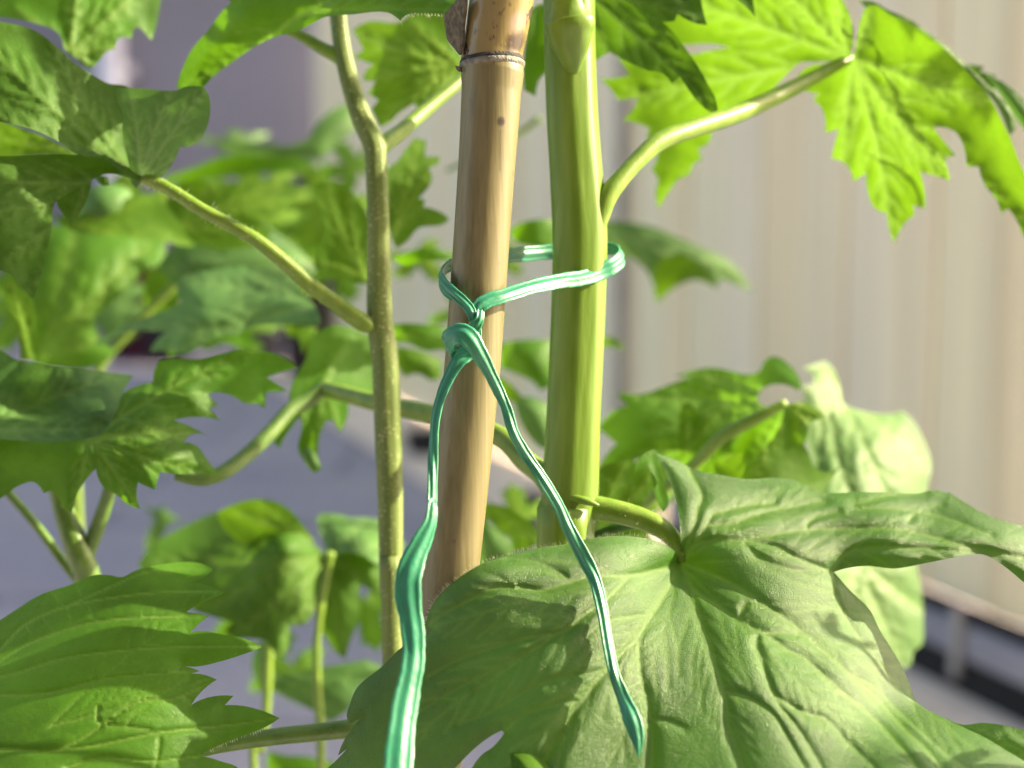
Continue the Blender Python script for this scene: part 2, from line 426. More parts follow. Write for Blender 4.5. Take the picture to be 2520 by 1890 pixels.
# fence of upright boards
def board_mat(i, col):
    m, nt, out = mat_new('fence_wood_%d' % i); L = nt.links.new
    co = objco(nt, (70, 70, 1.6)); base = mix(nt, ramp(nt, noise(nt, co, 1, 4, .6), .3, .7), tuple(c * .86 for c in col), tuple(min(1, c * 1.08) for c in col))
    base = mix(nt, ramp(nt, noise(nt, objco(nt, (16, 16, 1.2)), 1, 2), .55, .75, 0, .5), base, (col[0] * .72, col[1] * .7, col[2] * .72))
    pr = nd(nt, 'ShaderNodeBsdfPrincipled'); L(base, pr.inputs[0]); pr.inputs['Roughness'].default_value = .7
    b = nd(nt, 'ShaderNodeBump'); b.inputs['Distance'].default_value = .001; L(noise(nt, objco(nt, (160, 160, 3)), 1, 3), b.inputs['Height']); L(b.outputs[0], pr.inputs['Normal'])
    L(pr.outputs[0], out.inputs[0]); return m
BM = [board_mat(0, (.94, .85, .59)), board_mat(1, (.93, .82, .58)), board_mat(2, (.94, .80, .53)), board_mat(3, (.92, .83, .62))]
GREYW = plain('fence_gap_strip', (.70, .58, .42), .8)
fence = thing('wooden_fence', (*F0, 0), 'pale upright board fence behind the plants on a grey concrete base', 'fence')
s = 0.0; i = 0; FL = 3.08; HF = 1.75
r2 = random.Random(3)
while s < FL:
    w = r2.choice([.072, .085, .095]); c = F0 + FD * (s + w / 2) + FN * (.002 * (i % 2)); mb = MB()
    b0 = .08 if s < .8 else .012; box(mb, (c[0], c[1], b0 + (HF - b0) / 2), w - .0025, .016, HF - b0, FANG)
    o = mb.build('board', BM[[0, 2, 0, 1, 3, 1, 2, 3][i % 8]], fence, smooth=False)
    bv = o.modifiers.new('b', 'BEVEL'); bv.width = .003; bv.segments = 2
    s += w; i += 1
for z in (.3, 1.4):
    mb = MB(); c = F0 + FD * FL / 2 - FN * .030; box(mb, (c[0], c[1], z), FL, .035, .07, FANG); mb.build('rail', BM[3], fence, smooth=False)
mb = MB(); c = F0 + FD * FL / 2 - FN * .0135; box(mb, (c[0], c[1], .09 + 1.6 / 2), FL, .003, 1.6, FANG); mb.build('backing_sheet', GREYW, fence, smooth=False)
# galvanised bracket post standing against the boards
mb = MB(); c = F0 + FD * .98 + FN * .022; box(mb, (c[0], c[1], .42), .012, .010, .58, FANG); box(mb, (c[0], c[1], .725), .05, .014, .03, FANG)
o = mb.build('latch_bar', plain('zinc', (.36, .34, .36), .4, .3), fence, smooth=False)
# concrete gravel board raised over a dark gap
kerb = thing('gravel_board', (*(F0 - FD * .5), 0), 'grey concrete gravel board under the fence with a black gap below', 'gravel board')
mb = MB(); c = F0 + FD * .15 + FN * .012; box(mb, (c[0], c[1], .052), 1.3, .045, .032, FANG)
o = mb.build('beam', plain('concrete', (.30, .30, .36), .75, var=.12, scale=12, bump=.5, bs=120, bd=.002), kerb, smooth=False); bv = o.modifiers.new('b', 'BEVEL'); bv.width = .006; bv.segments = 3
mb = MB(); c = F0 + FD * .15 + FN * .018; box(mb, (c[0], c[1], .0178), 1.3, .03, .0335, FANG); mb.build('gap_shade_strip', plain('gap_shade_black', (.008, .008, .01), .8), kerb, smooth=False)  # black box fills the open gap, its shade put in as colour
mb = MB(); c = F0 + FD * .15 + FN * .016; box(mb, (c[0], c[1], .0745), 1.3, .012, .011, FANG); mb.build('gap_shade_line', plain('gap_shade_line_black', (.008, .008, .01), .8), kerb, smooth=False)  # black strip painted in for the shade between beam and boards
mb = MB(); c = F0 + FD * .17 + FN * .0385; box(mb, (c[0], c[1], .055), .010, .006, .07, FANG + .0); mb.build('bracket', plain('zinc2', (.42, .40, .40), .5), kerb, smooth=False)

# house wall at the back left, drainpipe and pots
wall = mesh_obj('wall', [(-6, 4.7, 0), (3, 4.7, 0), (3, 4.7, 3.0), (-6, 4.7, 3.0), (-6, 4.95, 0), (3, 4.95, 0), (3, 4.95, 3), (-6, 4.95, 3)],
    [(0, 1, 2, 3), (5, 4, 7, 6), (1, 5, 6, 2), (4, 0, 3, 7), (3, 2, 6, 7)], plain('rendered_wall', (.19, .185, .235), .85, var=.16, scale=1.3, bump=.4, bs=60, bd=.004), smooth=False)
props(wall, 'blurred blue grey rendered wall at the back left', 'wall')
pp = P(283, 60, 4.6); mb = MB(); n = 16
V = [(pp[0] + .042 * math.cos(2 * math.pi * k / n), 4.63 + .042 * math.sin(2 * math.pi * k / n), z) for z in (0.2, 2.8) for k in range(n)]
mb.add(V, [(k, (k + 1) % n, n + (k + 1) % n, n + k) for k in range(n)])
for z in (.9, 2.2): box(mb, (pp[0], 4.66, z), .12, .075, .03)
props(mb.build('drainpipe', plain('pale_plastic', (.62, .62, .75), .5), None, loc=None), 'pale lavender drainpipe on the grey wall', 'drainpipe')
def pot(u, d, wpx, hpx, mat, label, rim=True, plant=None, name='flower_pot'):
    x = P(u, 945, d); g = d * 1.0; r = wpx / 2 / FPX * d; h = hpx / FPX * d; y = x[1]
    t = thing(name, (x[0], y, 0), label, 'plant pot', 'pots along the wall')
    prof = [(0, 0.004), (r * .74, .004), (r * .78, .0), (r * .98, h * .86), (r * 1.06, h * .86), (r * 1.08, h), (r * .98, h), (r * .96, h * .9), (0, h * .88)]
    n = 24; V = []; F = []
    for pr_, z in prof: V += [(x[0] + pr_ * math.cos(2 * math.pi * k / n), y + pr_ * math.sin(2 * math.pi * k / n), z) for k in range(n)]
    for a in range(len(prof) - 1): F += [(a * n + k, a * n + (k + 1) % n, (a + 1) * n + (k + 1) % n, (a + 1) * n + k) for k in range(n)]
    mesh_obj('pot_body', V[:7 * n], F[:6 * n], mat, t); mesh_obj('potting_soil', V[7 * n:], [tuple(i - 7 * n for i in f) for f in F[7 * n:8 * n]], plain('pot_soil', (.03, .02, .015), .9), t)
    return t, (x[0], y, h), r
BLK = plain('black_plastic', (.018, .018, .028), .5); MAR = plain('maroon_glaze', (.16, .02, .05), .35); BRN = plain('brown_pot', (.05, .035, .04), .6)
pot(330, 4.3, 150, 300, MAR, 'maroon flower pot far behind at left, half hidden by leaves')
pot(415, 4.15, 120, 150, BLK, 'black plastic flower pot right of the maroon one')
pot(640, 4.2, 120, 90, BLK, 'short black flower pot on the ground behind the slender stem')
pot(755, 3.9, 130, 480, BRN, 'tall dark planter standing between the grey wall and the fence')
pot(1045, 2.6, 110, 60, BLK, 'low black pot at the fence foot seen left of the cane')
pot(1310, 2.0, 90, 80, BLK, 'low black pot at the fence foot between cane and thick stem')
pot(1490, 1.75, 100, 90, BLK, 'low black pot at the fence foot right of the thick stem')

# ================================================================== cane
M['cane'] = None
def cane_mat():
    m, nt, out = mat_new('bamboo'); L = nt.links.new
    base = mix(nt, ramp(nt, noise(nt, objco(nt, (900, 900, 5)), 1, 3), .3, .7), (.105, .096, .040), (.185, .162, .078))
    base = mix(nt, ramp(nt, noise(nt, objco(nt, (90, 90, 14)), 1, 3), .35, .7, 0, .55), base, (.17, .14, .07))
    co = objco(nt)
    at = nd(nt, 'ShaderNodeAttribute', attribute_name='upper')
    base = mix(nt, ramp(nt, at.outputs['Fac'], 0, 1, 0, .75), base, (.26, .20, .085))
    # dark mould blotches, dense above the node
    bl = ramp(nt, noise(nt, objco(nt, (210, 210, 120)), 1, 4, .6), .56, .60)
    am = nd(nt, 'ShaderNodeAttribute', attribute_name='mould'); bm_ = nd(nt, 'ShaderNodeMath', operation='MULTIPLY'); L(ramp(nt, noise(nt, objco(nt, (260, 260, 150)), 1, 4, .6), .46, .50), bm_.inputs[0]); L(am.outputs['Fac'], bm_.inputs[1]); base = mix(nt, bm_.outputs[0], base, (.055, .04, .035))
    mm = nd(nt, 'ShaderNodeMath', operation='MULTIPLY'); L(bl, mm.inputs[0]); L(at.outputs['Fac'], mm.inputs[1])
    base = mix(nt, mm.outputs[0], base, (.07, .05, .05))
    base = mix(nt, ramp(nt, noise(nt, objco(nt, (420, 420, 260)), 1, 3), .68, .73, 0, .7), base, (.12, .08, .05))
    a2 = nd(nt, 'ShaderNodeAttribute', attribute_name='spot'); base = mix(nt, a2.outputs['Fac'], base, (.03, .018, .015))
    a3 = nd(nt, 'ShaderNodeAttribute', attribute_name='scar'); base = mix(nt, a3.outputs['Fac'], base, (.30, .22, .17))
    pr = nd(nt, 'ShaderNodeBsdfPrincipled'); L(base, pr.inputs[0])
    L(ramp(nt, at.outputs['Fac'], 0, 1, .42, .22), pr.inputs['Roughness'])
    b = nd(nt, 'ShaderNodeBump'); b.inputs['Strength'].default_value = .14; b.inputs['Distance'].default_value = .0003
    L(noise(nt, objco(nt, (1600, 1600, 12)), 1, 3), b.inputs['Height']); L(b.outputs[0], pr.inputs['Normal'])
    L(pr.outputs[0], out.inputs[0]); return m
M['cane'] = cane_mat()
M['nodegroove'] = plain('node_groove', (.03, .027, .022), .8, var=.8, scale=500, bump=1, bs=1500, bd=.0006)
M['nodering'] = plain('node_ring', (.15, .145, .12), .6, var=.5, scale=500, bump=1, bs=1500, bd=.0006)
M['husk'] = plain('dry_husk', (.11, .085, .05), .8, var=.6, scale=600, bump=1, bs=900, bd=.001)
DC = .350
cbase = P(1113, 1374, DC); ctop = P(1186, 574, DC); dirc = (cbase - ctop)
tt = (cbase[2] + .02) / -dirc[2] ; cfoot = cbase + dirc * tt
cane = thing('bamboo_cane', tuple(cfoot), 'tan bamboo cane with a dark node ring near its top, left of the thick stem', 'garden cane')
def lathe_path(path, mat, name, nseg=48, sub=5, attr=None, tail=None):
    pts = [np.append(P(u, v, DC), w / 2 * DC / FPX) for u, v, w in path]
    if tail is not None: pts.append(tail)
    A_ = np.array(path, float); vv = np.unique(np.concatenate([A_[:, 1], np.arange(A_[0, 1], A_[-1, 1], sub)])); keep = [vv[0]]
    for q_ in vv[1:]:
        if q_ - keep[-1] > 1.5: keep.append(q_)
    vv = np.array(keep); uu = np.interp(vv, A_[:, 1], A_[:, 0]); ww = np.interp(vv, A_[:, 1], A_[:, 2])
    c = np.array([np.append(P(a_, b_, DC), w_ / 2 * DC / FPX) for a_, b_, w_ in zip(uu, vv, ww)])
    if tail is not None: c = np.vstack([c, tail])
    ctr = c[:, :3]; rad = c[:, 3]; V = []; up = []; sp = []; sc = []
    t = ctr[-1] - ctr[0]; t /= np.linalg.norm(t); x = np.cross(t, FW); x /= np.linalg.norm(x); y = np.cross(t, x)
    if x[0] < 0: x = -x
    if (y @ FW) > 0: y = -y
    # y faces the lens
    for i in range(len(ctr)):
        for k in range(nseg):
            a = 2 * math.pi * k / nseg
            V.append(ctr[i] + (x * math.cos(a) + y * math.sin(a)) * rad[i])
    V = np.array(V); rel = V - CAM; dz = rel @ FW; u = 1260 + FPX * (rel @ RT) / dz; v = 945 - FPX * (rel @ UP) / dz
    F = [(i * nseg + k, i * nseg + (k + 1) % nseg, (i + 1) * nseg + (k + 1) % nseg, (i + 1) * nseg + k) for i in range(len(ctr) - 1) for k in range(nseg)]
    V2 = list(V) + [ctr[0], ctr[-1]]; n = len(ctr)
    F += [(n * nseg, (k + 1) % nseg, k) for k in range(nseg)] + [(n * nseg + 1, (n - 1) * nseg + k, (n - 1) * nseg + (k + 1) % nseg) for k in range(nseg)]
    front = dz < DC
    upv = np.append(np.clip((160 - v) / 10, 0, 1), [0, 0])
    spot = np.append(np.exp(-(((u - 1233) / 10) ** 2 + ((v - 299) / 12) ** 2) ** 3) * front, [0, 0])
    line = np.append(np.exp(-((u - 1231 - 0) / 2.2) ** 2) * (v > 320) * (v < 420) * front * .5, [0, 0])
    scar = np.append(np.exp(-(((u - 1272 + (v - 55) * .25) / 20) ** 2 + ((v - 55) / 28) ** 2) ** 2) * front, [0, 0])
    mould = np.append(np.exp(-(((u - 1268 + (v - 100) * .2) / 26) ** 2 + ((v - 105) / 36) ** 2) ** 2) * front + np.clip((v - 128) / 14, 0, 1) * (v < 150) * .8, [0, 0])
    return mesh_obj(name, V2, F, mat, cane, attrs={'mould': np.clip(mould, 0, 1), 'upper': upv, 'spot': np.clip(spot + line, 0, 1), 'scar': scar})
up_path = [(1270, -480, 160), (1250, -200, 158), (1235, 0, 158), (1222, 80, 153), (1212, 130, 149), (1210, 152, 152)]
lathe_path(up_path, M['cane'], 'upper_segment', nseg=120, sub=5)
low = [(1211, 160, 156), (1212, 178, 156), (1209, 225, 147)] + [(1203, 330, 143), (1198, 400, 140)] + [(1186, 574, 138), (1164, 887, 138), (1131, 1215, 138), (1113, 1374, 138)]
lathe_path(low, M['cane'], 'lower_segment', nseg=120, sub=5, tail=np.append(cfoot, .0075))
ringp = [(1210, 150, 146), (1210, 154, 158), (1211, 158, 163), (1211, 163, 163), (1211, 168, 158), (1211, 172, 150)]
rg = lathe_path(ringp, M['nodering'], 'node_ring', nseg=64, sub=2)
lathe_path([(1210, 141, 146), (1210, 144, 152), (1210, 148, 158), (1210, 153, 159), (1211, 157, 150)], M['nodegroove'], 'node_groove', nseg=64, sub=2)
# torn husk left of the node
mb = MB()
hk = Z(2, "800,0 850,-20 848,60 838,130 832,220 825,300 812,330 780,290 740,240 728,170 722,90 745,60")
o = leaf(cane, hk, 'husk', [(1120, 0, .349), (1140, 30, .345), (1098, 60, .354), (1130, 120, .346)], step=6, name='husk', curl=.001, ripple=.0006, rs=.08, thick=.0006)
o = leaf(cane, Z(2, "785,395 815,400 822,432 800,425"), 'husk', [(1124, 165, .347), (1137, 170, .346), (1130, 176, .347), (1128, 160, .347)], step=4, name='husk', thick=.0005, ripple=0, curl=0)

# ================================================================== the green tie
def tie_mat():
    m, nt, out = mat_new('green_tie'); L = nt.links.new; co = objco(nt)
    base = mix(nt, ramp(nt, noise(nt, co, 130, 3), .35, .65), (.014, .185, .098), (.023, .235, .13))
    pr = nd(nt, 'ShaderNodeBsdfPrincipled'); L(base, pr.inputs[0]); L(ramp(nt, noise(nt, co, 420, 3), .3, .7, .30, .48), pr.inputs['Roughness'])
    pr.inputs['Specular IOR Level'].default_value = .55; pr.inputs['Coat Weight'].default_value = .05; pr.inputs['Coat Roughness'].default_value = .12
    pr.inputs['Subsurface Weight'].default_value = .2; pr.inputs['Subsurface Radius'].default_value = (.2, 1, .6); pr.inputs['Subsurface Scale'].default_value = .0015
    b = nd(nt, 'ShaderNodeBump'); b.inputs['Strength'].default_value = .35; b.inputs['Distance'].default_value = .0003
    L(noise(nt, co, 900, 3), b.inputs['Height']); L(b.outputs[0], pr.inputs['Normal'])
    L(pr.outputs[0], out.inputs[0]); return m
M['tie'] = tie_mat()
tie = thing('plant_tie', tuple(P(1175, 830, .34)), 'shiny green plastic plant tie looped round cane and thick stem, knotted with two hanging tails', 'plant tie')
def ribbon(name, pts, sub=8, groove=1.0):
    """pts: (u,v,d,width, nx,ny,nz) - n in lens axes: right, up, towards lens"""
    c = catmull(np.array(pts, float), sub); ctr = PA(c[:, :3]); n = len(ctr)
    tg = np.gradient(ctr, axis=0); tg /= np.linalg.norm(tg, axis=1)[:, None]
    wd = c[:, 3] / 2 * c[:, 2] / FPX * 1.02
    prof_s = np.array([-1, -.96, -.86, -.74, -.6, -.45, -.33, -.22, -.1, 0, .1, .22, .33, .45, .6, .74, .86, .96, 1])
    def th(s): return   .00024 + .00050 * np.exp(-(s / .40) ** 2) + .00016 * np.exp(-((abs(s) - .82) / .14) ** 2) - .00018 * (abs(s) > .95)
    V = []; m = len(prof_s) * 2 - 2
    for i in range(n):
        nr = RT * c[i, 4] + UP * c[i, 5] - FW * c[i, 6]; nr = nr - tg[i] * (nr @ tg[i]); nr /= np.linalg.norm(nr) + 1e-9
        sd = np.cross(nr, tg[i]); k = min(1, wd[i] / .0017)
        wv = 1 + .03 * math.sin(i * .6) + .02 * math.sin(i * 1.7)
        for s in prof_s: V.append(ctr[i] + sd * s * wd[i] * wv + nr * th(s) * groove * (.6 + .4 * k))
        for s in prof_s[-2:0:-1]: V.append(ctr[i] + sd * s * wd[i] * wv - nr * th(s) * groove * (.6 + .4 * k))
    F = [(i * m + k, i * m + (k + 1) % m, (i + 1) * m + (k + 1) % m, (i + 1) * m + k) for i in range(n - 1) for k in range(m)]
    F += [tuple(range(m)), tuple(range((n - 1) * m + m - 1, (n - 1) * m - 1, -1))]
    return mesh_obj(name, V, F, M['tie'], tie)
def TZ(n, s):
    return [tuple(p[:2]) + (p[2], p[3] * K) + tuple(p[4:]) for p in Z(n, s)]
# loop: from knot along the front of the stem, round behind both, back to the knot
ribbon('loop', TZ(5, """900,520,.3395,70,.3,0,1 905,440,.3395,80,.2,.1,1 925,378,.3400,92,-.1,.3,1 985,338,.3412,100,-.1,.4,1 1080,310,.3435,98,-.1,.4,1 1230,262,.3500,98,-.1,.3,1
1400,225,.3585,100,0,.3,1 1545,205,.3635,100,.1,.3,1 1650,170,.3675,98,.4,.3,1 1735,128,.3700,96,.9,.5,.7 1778,85,.3740,90,1,.5,0 1760,42,.3790,80,.7,.6,-.8 1690,28,.3830,80,.2,.4,-1
1550,38,.3860,88,0,.3,-1 1360,48,.3850,92,0,.3,-1 1200,62,.3790,92,0,.2,-1 1050,75,.3700,90,-.1,.2,-1 900,90,.3620,86,-.3,.2,-1 780,118,.3580,80,-.7,.1,-.7 712,160,.3530,70,-1,.1,0 
698,205,.3480,66,-1,.1,.5 735,262,.3430,66,-.6,.2,1 800,320,.3408,68,-.2,.2,1 860,380,.3395,66,.1,.1,1 888,440,.3382,60,.2,.0,1 905,500,.3380,64,.2,0,1 908,570,.3378,70,.2,0,1"""), sub=10)
# second strand hugging the cane on the left below the loop
ribbon('strand', TZ(5, "700,195,.3500,50,-1,0,.4 700,245,.3475,56,-1,0,.6 728,290,.3445,50,-.8,.2,1 765,330,.3440,30,-.5,.2,1"), sub=6)
ribbon('twist', TZ(5, "935,400,.3385,50,.5,.1,1 925,455,.3372,62,.5,0,1 890,510,.3380,80,-.2,0,1 860,560,.3395,90,-.4,0,1 845,620,.3390,96,-.3,0,1"), sub=8)
# knot wrap running into the right tail
ribbon('right_tail', TZ(5, """800,650,.3400,60,-.3,0,-1 745,632,.3385,90,-.8,0,.3 735,585,.3360,120,-.5,.2,1 775,545,.3342,126,-.2,.4,1 835,540,.3332,126,0,.4,1 885,590,.3330,116,.2,.2,1 930,665,.3335,100,.2,0,1
985,765,.3345,80,.1,0,1 1045,890,.3355,70,.2,0,1 1090,990,.3352,64,-.1,0,1 1130,1130,.3345,70,.4,0,1 1200,1255,.3355,66,.1,0,1 1300,1405,.3350,74,.5,0,1 1400,1570,.3358,74,.5,0,1""") +
 TZ(8, "1450,195,.3362,76,.3,0,1 1540,365,.3358,84,-.2,0,1 1620,530,.3338,80,.2,0,1 1662,700,.3308,78,.4,0,1 1695,900,.3268,74,.4,0,1 1735,1090,.3225,70,.2,0,1 1785,1220,.3212,78,-.2,0,1 1838,1350,.3180,104,.1,0,1 1868,1450,.3165,96,0,0,1 1880,1530,.3155,50,0,0,1 1882,1590,.3150,12,0,0,1"), sub=7)
ribbon('left_tail', TZ(5, """900,560,.3370,60,0,0,1 865,640,.3385,110,-.4,0,1 800,705,.3375,104,-.6,.1,1 745,800,.3365,86,-.7,.1,1 700,905,.3350,78,-.8,0,1 665,1040,.3330,72,-.9,0,1 652,1200,.3305,66,-.6,0,1 645,1400,.3275,62,.3,0,1 642,1560,.3250,68,.6,0,1""") +
 TZ(8, """644,70,.3230,66,.6,0,1 632,180,.3210,86,.5,0,1 585,290,.3195,120,.5,.2,1 535,400,.3180,140,.2,.3,1 500,520,.3160,160,-.1,.1,1 500,650,.3140,154,0,0,1 520,790,.3120,140,.1,0,1 533,930,.3095,134,.1,.1,1 523,1060,.3070,136,.2,.1,1 495,1200,.3045,152,.3,.2,1 462,1400,.3005,164,.3,.2,1 440,1640,.2955,170,.2,.2,1 430,1850,.2915,170,.2,.1,1 428,2000,.2895,160,.4,0,1"""), sub=7)

# ================================================================== main plant
stemfoot = ground_end(1395, 1500, .372)
PM = thing('delphinium_plant', (stemfoot[0], stemfoot[1], 0), 'delphinium with the thick pale stem tied to the cane and large waxy front leaf', 'plant', 'delphinium plants')
tube(PM, 'stem', [(1395, -420, .374, 120), (1398, -150, .374, 124), (1400, 0, .373, 126), (1402, 120, .373, 126), (1408, 290, .372, 126), (1418, 430, .372, 130), (1426, 574, .372, 134), (1424, 720, .372, 133), (1417, 887, .372, 132), (1409, 1060, .372, 133), (1402, 1215, .372, 138), (1392, 1345, .372, 134), (1385, 1550, .373, 132)],
     'stem', sub=9, nseg=72, rib=(7, .022), tail=[(stemfoot[0], stemfoot[1], -.02, .0072)], noisy=.004)
tube(PM, 'leaf_sheath', Z(2, "1500,520,.3665,10 1490,440,.3650,44 1482,350,.3640,96 1476,250,.3630,126") and [(1411, 190, .3672, 18), (1409, 160, .3658, 50), (1406, 120, .3645, 88), (1403, 82, .3636, 112), (1402, 60, .3632, 126), (1400, 48, .3632, 116), (1396, 22, .3628, 88), (1393, -8, .3622, 76), (1388, -60, .3610, 70), (1380, -200, .3550, 62), (1370, -360, .348, 55)], 'stem', sub=8, nseg=32, noisy=.01, ell=.7)
tube(PM, 'petiole', [(1440, 640, .3715, 30), (1456, 575, .3708, 50), (1474, 525, .3702, 58), (1492, 487, .370, 52), (1517, 453, .371, 46), (1560, 405, .374, 43), (1620, 350, .379, 46), (1700, 318, .386, 46), (1800, 285, .396, 46), (1900, 242, .406, 42), (2000, 192, .416, 36), (2060, 160, .422, 30), (2094, 144, .425, 22)], 'petiole', sub=7, nseg=24, noisy=.012)
tube(PM, 'petiole', [(1345, 1232, .372, 40), (1380, 1238, .3715, 64), (1440, 1246, .371, 62), (1510, 1258, .370, 58), (1580, 1277, .369, 54), (1638, 1308, .3675, 48), (1668, 1345, .366, 38), (1677, 1385, .365, 22)], 'petiole', sub=8, nseg=28, noisy=.006, hairs=(160, .0011))
tube(PM, 'stipule', [(1395, 1226, .3655, 8), (1420, 1228, .3645, 20), (1450, 1236, .3640, 18), (1474, 1244, .364, 6)], 'stem', sub=5, nseg=14)
tube(PM, 'stipule', Z(8, "1600,270,.378,30 1680,245,.376,40 1760,225,.375,44 1840,215,.376,20") and [(1456, 1320, .378, 16), (1488, 1308, .376, 20), (1520, 1300, .375, 22), (1560, 1296, .376, 8)], 'pale', sub=5, nseg=14)
tube(PM, 'petiole', [(1352, 1205, .374, 40), (1330, 1165, .378, 52), (1290, 1130, .384, 54), (1240, 1080, .390, 52), (1160, 1045, .398, 48), (1060, 1018, .408, 46), (960, 1000, .418, 44), (860, 972, .430, 42), (791, 955, .438, 40)], 'petiole', sub=7, nseg=24, noisy=.012)
tube(PM, 'petiole', [(800, 952, .437, 34), (760, 985, .434, 38), (715, 1010, .430, 38), (665, 1065, .424, 38), (607, 1120, .418, 38), (550, 1162, .412, 38), (492, 1180, .408, 34), (430, 1172, .405, 22)], 'petiole_dark', sub=7, nseg=22)

# big waxy leaf in front
BIG = Z(6, "-10,1262") + Z(9, "40,-120 85,-20 118,120 135,300 130,400") + Z(9, "122,420 118,380") + Z(8, "2060,330 1980,292 1900,275 1780,265 1600,280 1480,308 1300,335 1100,385 930,440 800,520 700,610 640,690 604,790 590,825 640,822 600,850 520,900 440,950 400,990 330,1060 250,1120 190,1180 150,1270 130,1350 150,1392 200,1370 150,1440 110,1500 78,1585 130,1545 60,1620 -30,1700 -120,1850 600,2000 700,1750 800,1640 900,1540 985,1475 1062,1432 1075,1450 1010,1530 940,1580 880,1659 800,1800 900,2050") \
  + Z(9, "-400,2100 600,2300 1600,2250 2600,2150 2500,1800 2300,1680 2100,1560 1950,1470 1800,1400 1700,1350 1600,1300 1552,1262 1500,1130 1430,990 1330,830 1270,710 1150,590 1055,482 1130,460 1250,446 1420,461 1600,430 1800,390 1920,374 1970,383 2080,450 2196,545 2400,700 2700,760 2650,420 2400,280 2196,210 2000,150 1850,70 1740,0") \
  + Z(6, "1730,1500 1650,1478 1560,1498 1380,1492 1200,1490 980,1490 830,1422 700,1405 520,1412 380,1388 210,1350 90,1290")
NODE = Z(9, "125,432")[0]
BV = veinpoly([
 (1.6, Z(8, "2110,440 2000,470 1830,505 1600,512 1480,545 1300,590 1150,575 1000,585 850,660 700,740 610,810")),
 (2.2, Z(8, "2112,450 2060,580 1960,740 1860,900 1700,1060 1550,1250 1450,1400 1330,1580 1200,1800")),
 (1.3, Z(8, "1830,510 1700,640 1560,740 1450,830 1380,860 1250,950 1100,1060 900,1200")),
 (1.0, Z(8, "1380,860 1200,880 1000,940 800,1010 600,1120")), (.8, Z(8, "1250,950 1000,1080 800,1180 600,1300 400,1430")),
 (.8, Z(8, "1700,1060 1560,1100 1350,1130 1150,1230 980,1330 800,1400")), (.8, Z(8, "1480,545 1400,480 1250,420 1100,400")), (.6, Z(8, "1150,575 1050,520 950,480")),
 (.8, Z(8, "1550,1250 1400,1280 1200,1340 1090,1430")), (.6, Z(8, "1450,1400 1420,1500 1400,1659")), 
 (1.6, Z(8, "1880,900 1885,1010 1900,1130 1935,1250 1950,1370 1960,1500 1950,1659")),
 (.7, Z(8, "1950,1370 2060,1380 2160,1420")), (.8, Z(8, "1960,740 1760,760 1650,800 1560,880")), (.7, Z(8, "1860,900 1800,990 1750,1200 1800,1400")),
 (2.0, Z(9, "135,440 200,590 240,740 300,900 370,1130 400,1240 420,1400 490,1600 560,1800")),
 (2.0, Z(9, "135,440 210,590 350,680 480,770 640,850 760,940 900,1020 1100,1200 1300,1370 1450,1530 1550,1659 1650,1800")),
 (1.2, Z(9, "600,870 590,920 620,1000 690,1220 820,1400 900,1520 980,1659")), (1.1, Z(9, "400,1200 520,1230 680,1330 760,1450 880,1659")),
 (1.1, Z(9, "640,850 800,850 950,900 1080,1000")), (1.1, Z(9, "690,1220 860,1320 1010,1370 1130,1500 1300,1659")),
 (2.0, Z(9, "140,438 300,490 500,590 700,720 850,830 1000,960 1150,1100 1300,1230 1450,1400 1600,1540 1700,1659")),
 (1.0, Z(9, "480,770 520,680 600,640")), (.9, Z(9, "1150,1100 1300,1180 1450,1330 1700,1550 1900,1700")),
 (1.5, Z(9, "150,410 200,340 280,300 500,292 700,330 850,410 1010,468")), (.9, Z(9, "500,292 620,400 800,470 960,470")),
 (1.8, Z(9, "150,400 230,290 290,210 330,140 430,110 560,80 700,70")), (1.8, Z(9, "150,400 180,300 220,200 240,100 260,20 200,-100 100,-300")),
 (1.6, Z(9, "500,290 650,268 850,235 1100,225 1400,220 1650,270 1900,340 2200,400")), (1.4, Z(9, "1040,470 1130,370 1300,335 1500,340 1800,352 2100,380")),
 (1.2, Z(9, "890,225 900,190 960,150 1080,120")), (1.6, Z(9, "290,200 450,190 620,130 800,95 1000,60")), (1.3, Z(9, "1170,70 1250,60 1400,20 1600,0")),
 (1.2, Z(9, "1180,60 1190,100 1400,100 1700,150 2000,260")), (.9, Z(9, "1500,180 1560,120 1700,80")), (1.0, Z(9, "1050,490 1060,620 1150,800 1300,1000 1450,1180"))])
BFINE = autoveins(NODE, [(1000, 1830), (1250, 1880), (1500, 1880), (1850, 1890), (2150, 1850), (2420, 1860), (2450, 1330), (2050, 1200), (1000, 1560)], 9, 1.0)
BD = [(NODE[0], NODE[1], .3625), (1606, 1111, .378), (1640, 1240, .366), (1640, 1338, .3565), (1540, 1320, .352), (1400, 1335, .3480), (1290, 1352, .3440), (1180, 1390, .3400), (1060, 1510, .3380), (950, 1640, .3400), (860, 1760, .3420), (800, 1880, .3440),
      (1300, 1500, .3320), (1160, 1620, .3320), (1000, 1850, .3320), (1480, 1480, .3360), (1560, 1560, .3365), (1450, 1700, .3235), (1300, 1850, .3190), (1560, 1850, .3195), (1640, 1560, .3400), (1700, 1720, .3260), (1720, 1480, .3510), (1850, 1560, .3400), (1900, 1780, .3190),
      (2052, 1408, .3580), (1960, 1440, .3520), (2000, 1540, .3450), (2100, 1500, .3560), (2200, 1660, .3520), (2256, 1727, .3460), (2100, 1650, .3370), (2250, 1800, .3250), (2450, 1880, .3130), (2560, 1960, .3060), (2100, 1890, .3100), (1800, 2000, .3040),
      (1780, 1330, .3600), (1950, 1350, .3580), (1900, 1270, .3660), (2060, 1240, .3730), (2300, 1240, .3740), (2200, 1330, .3600), (2350, 1370, .3530), (2500, 1420, .3530), (2520, 1300, .3640), (2700, 1500, .3500), (1780, 1180, .3770), (1900, 1195, .3780)]
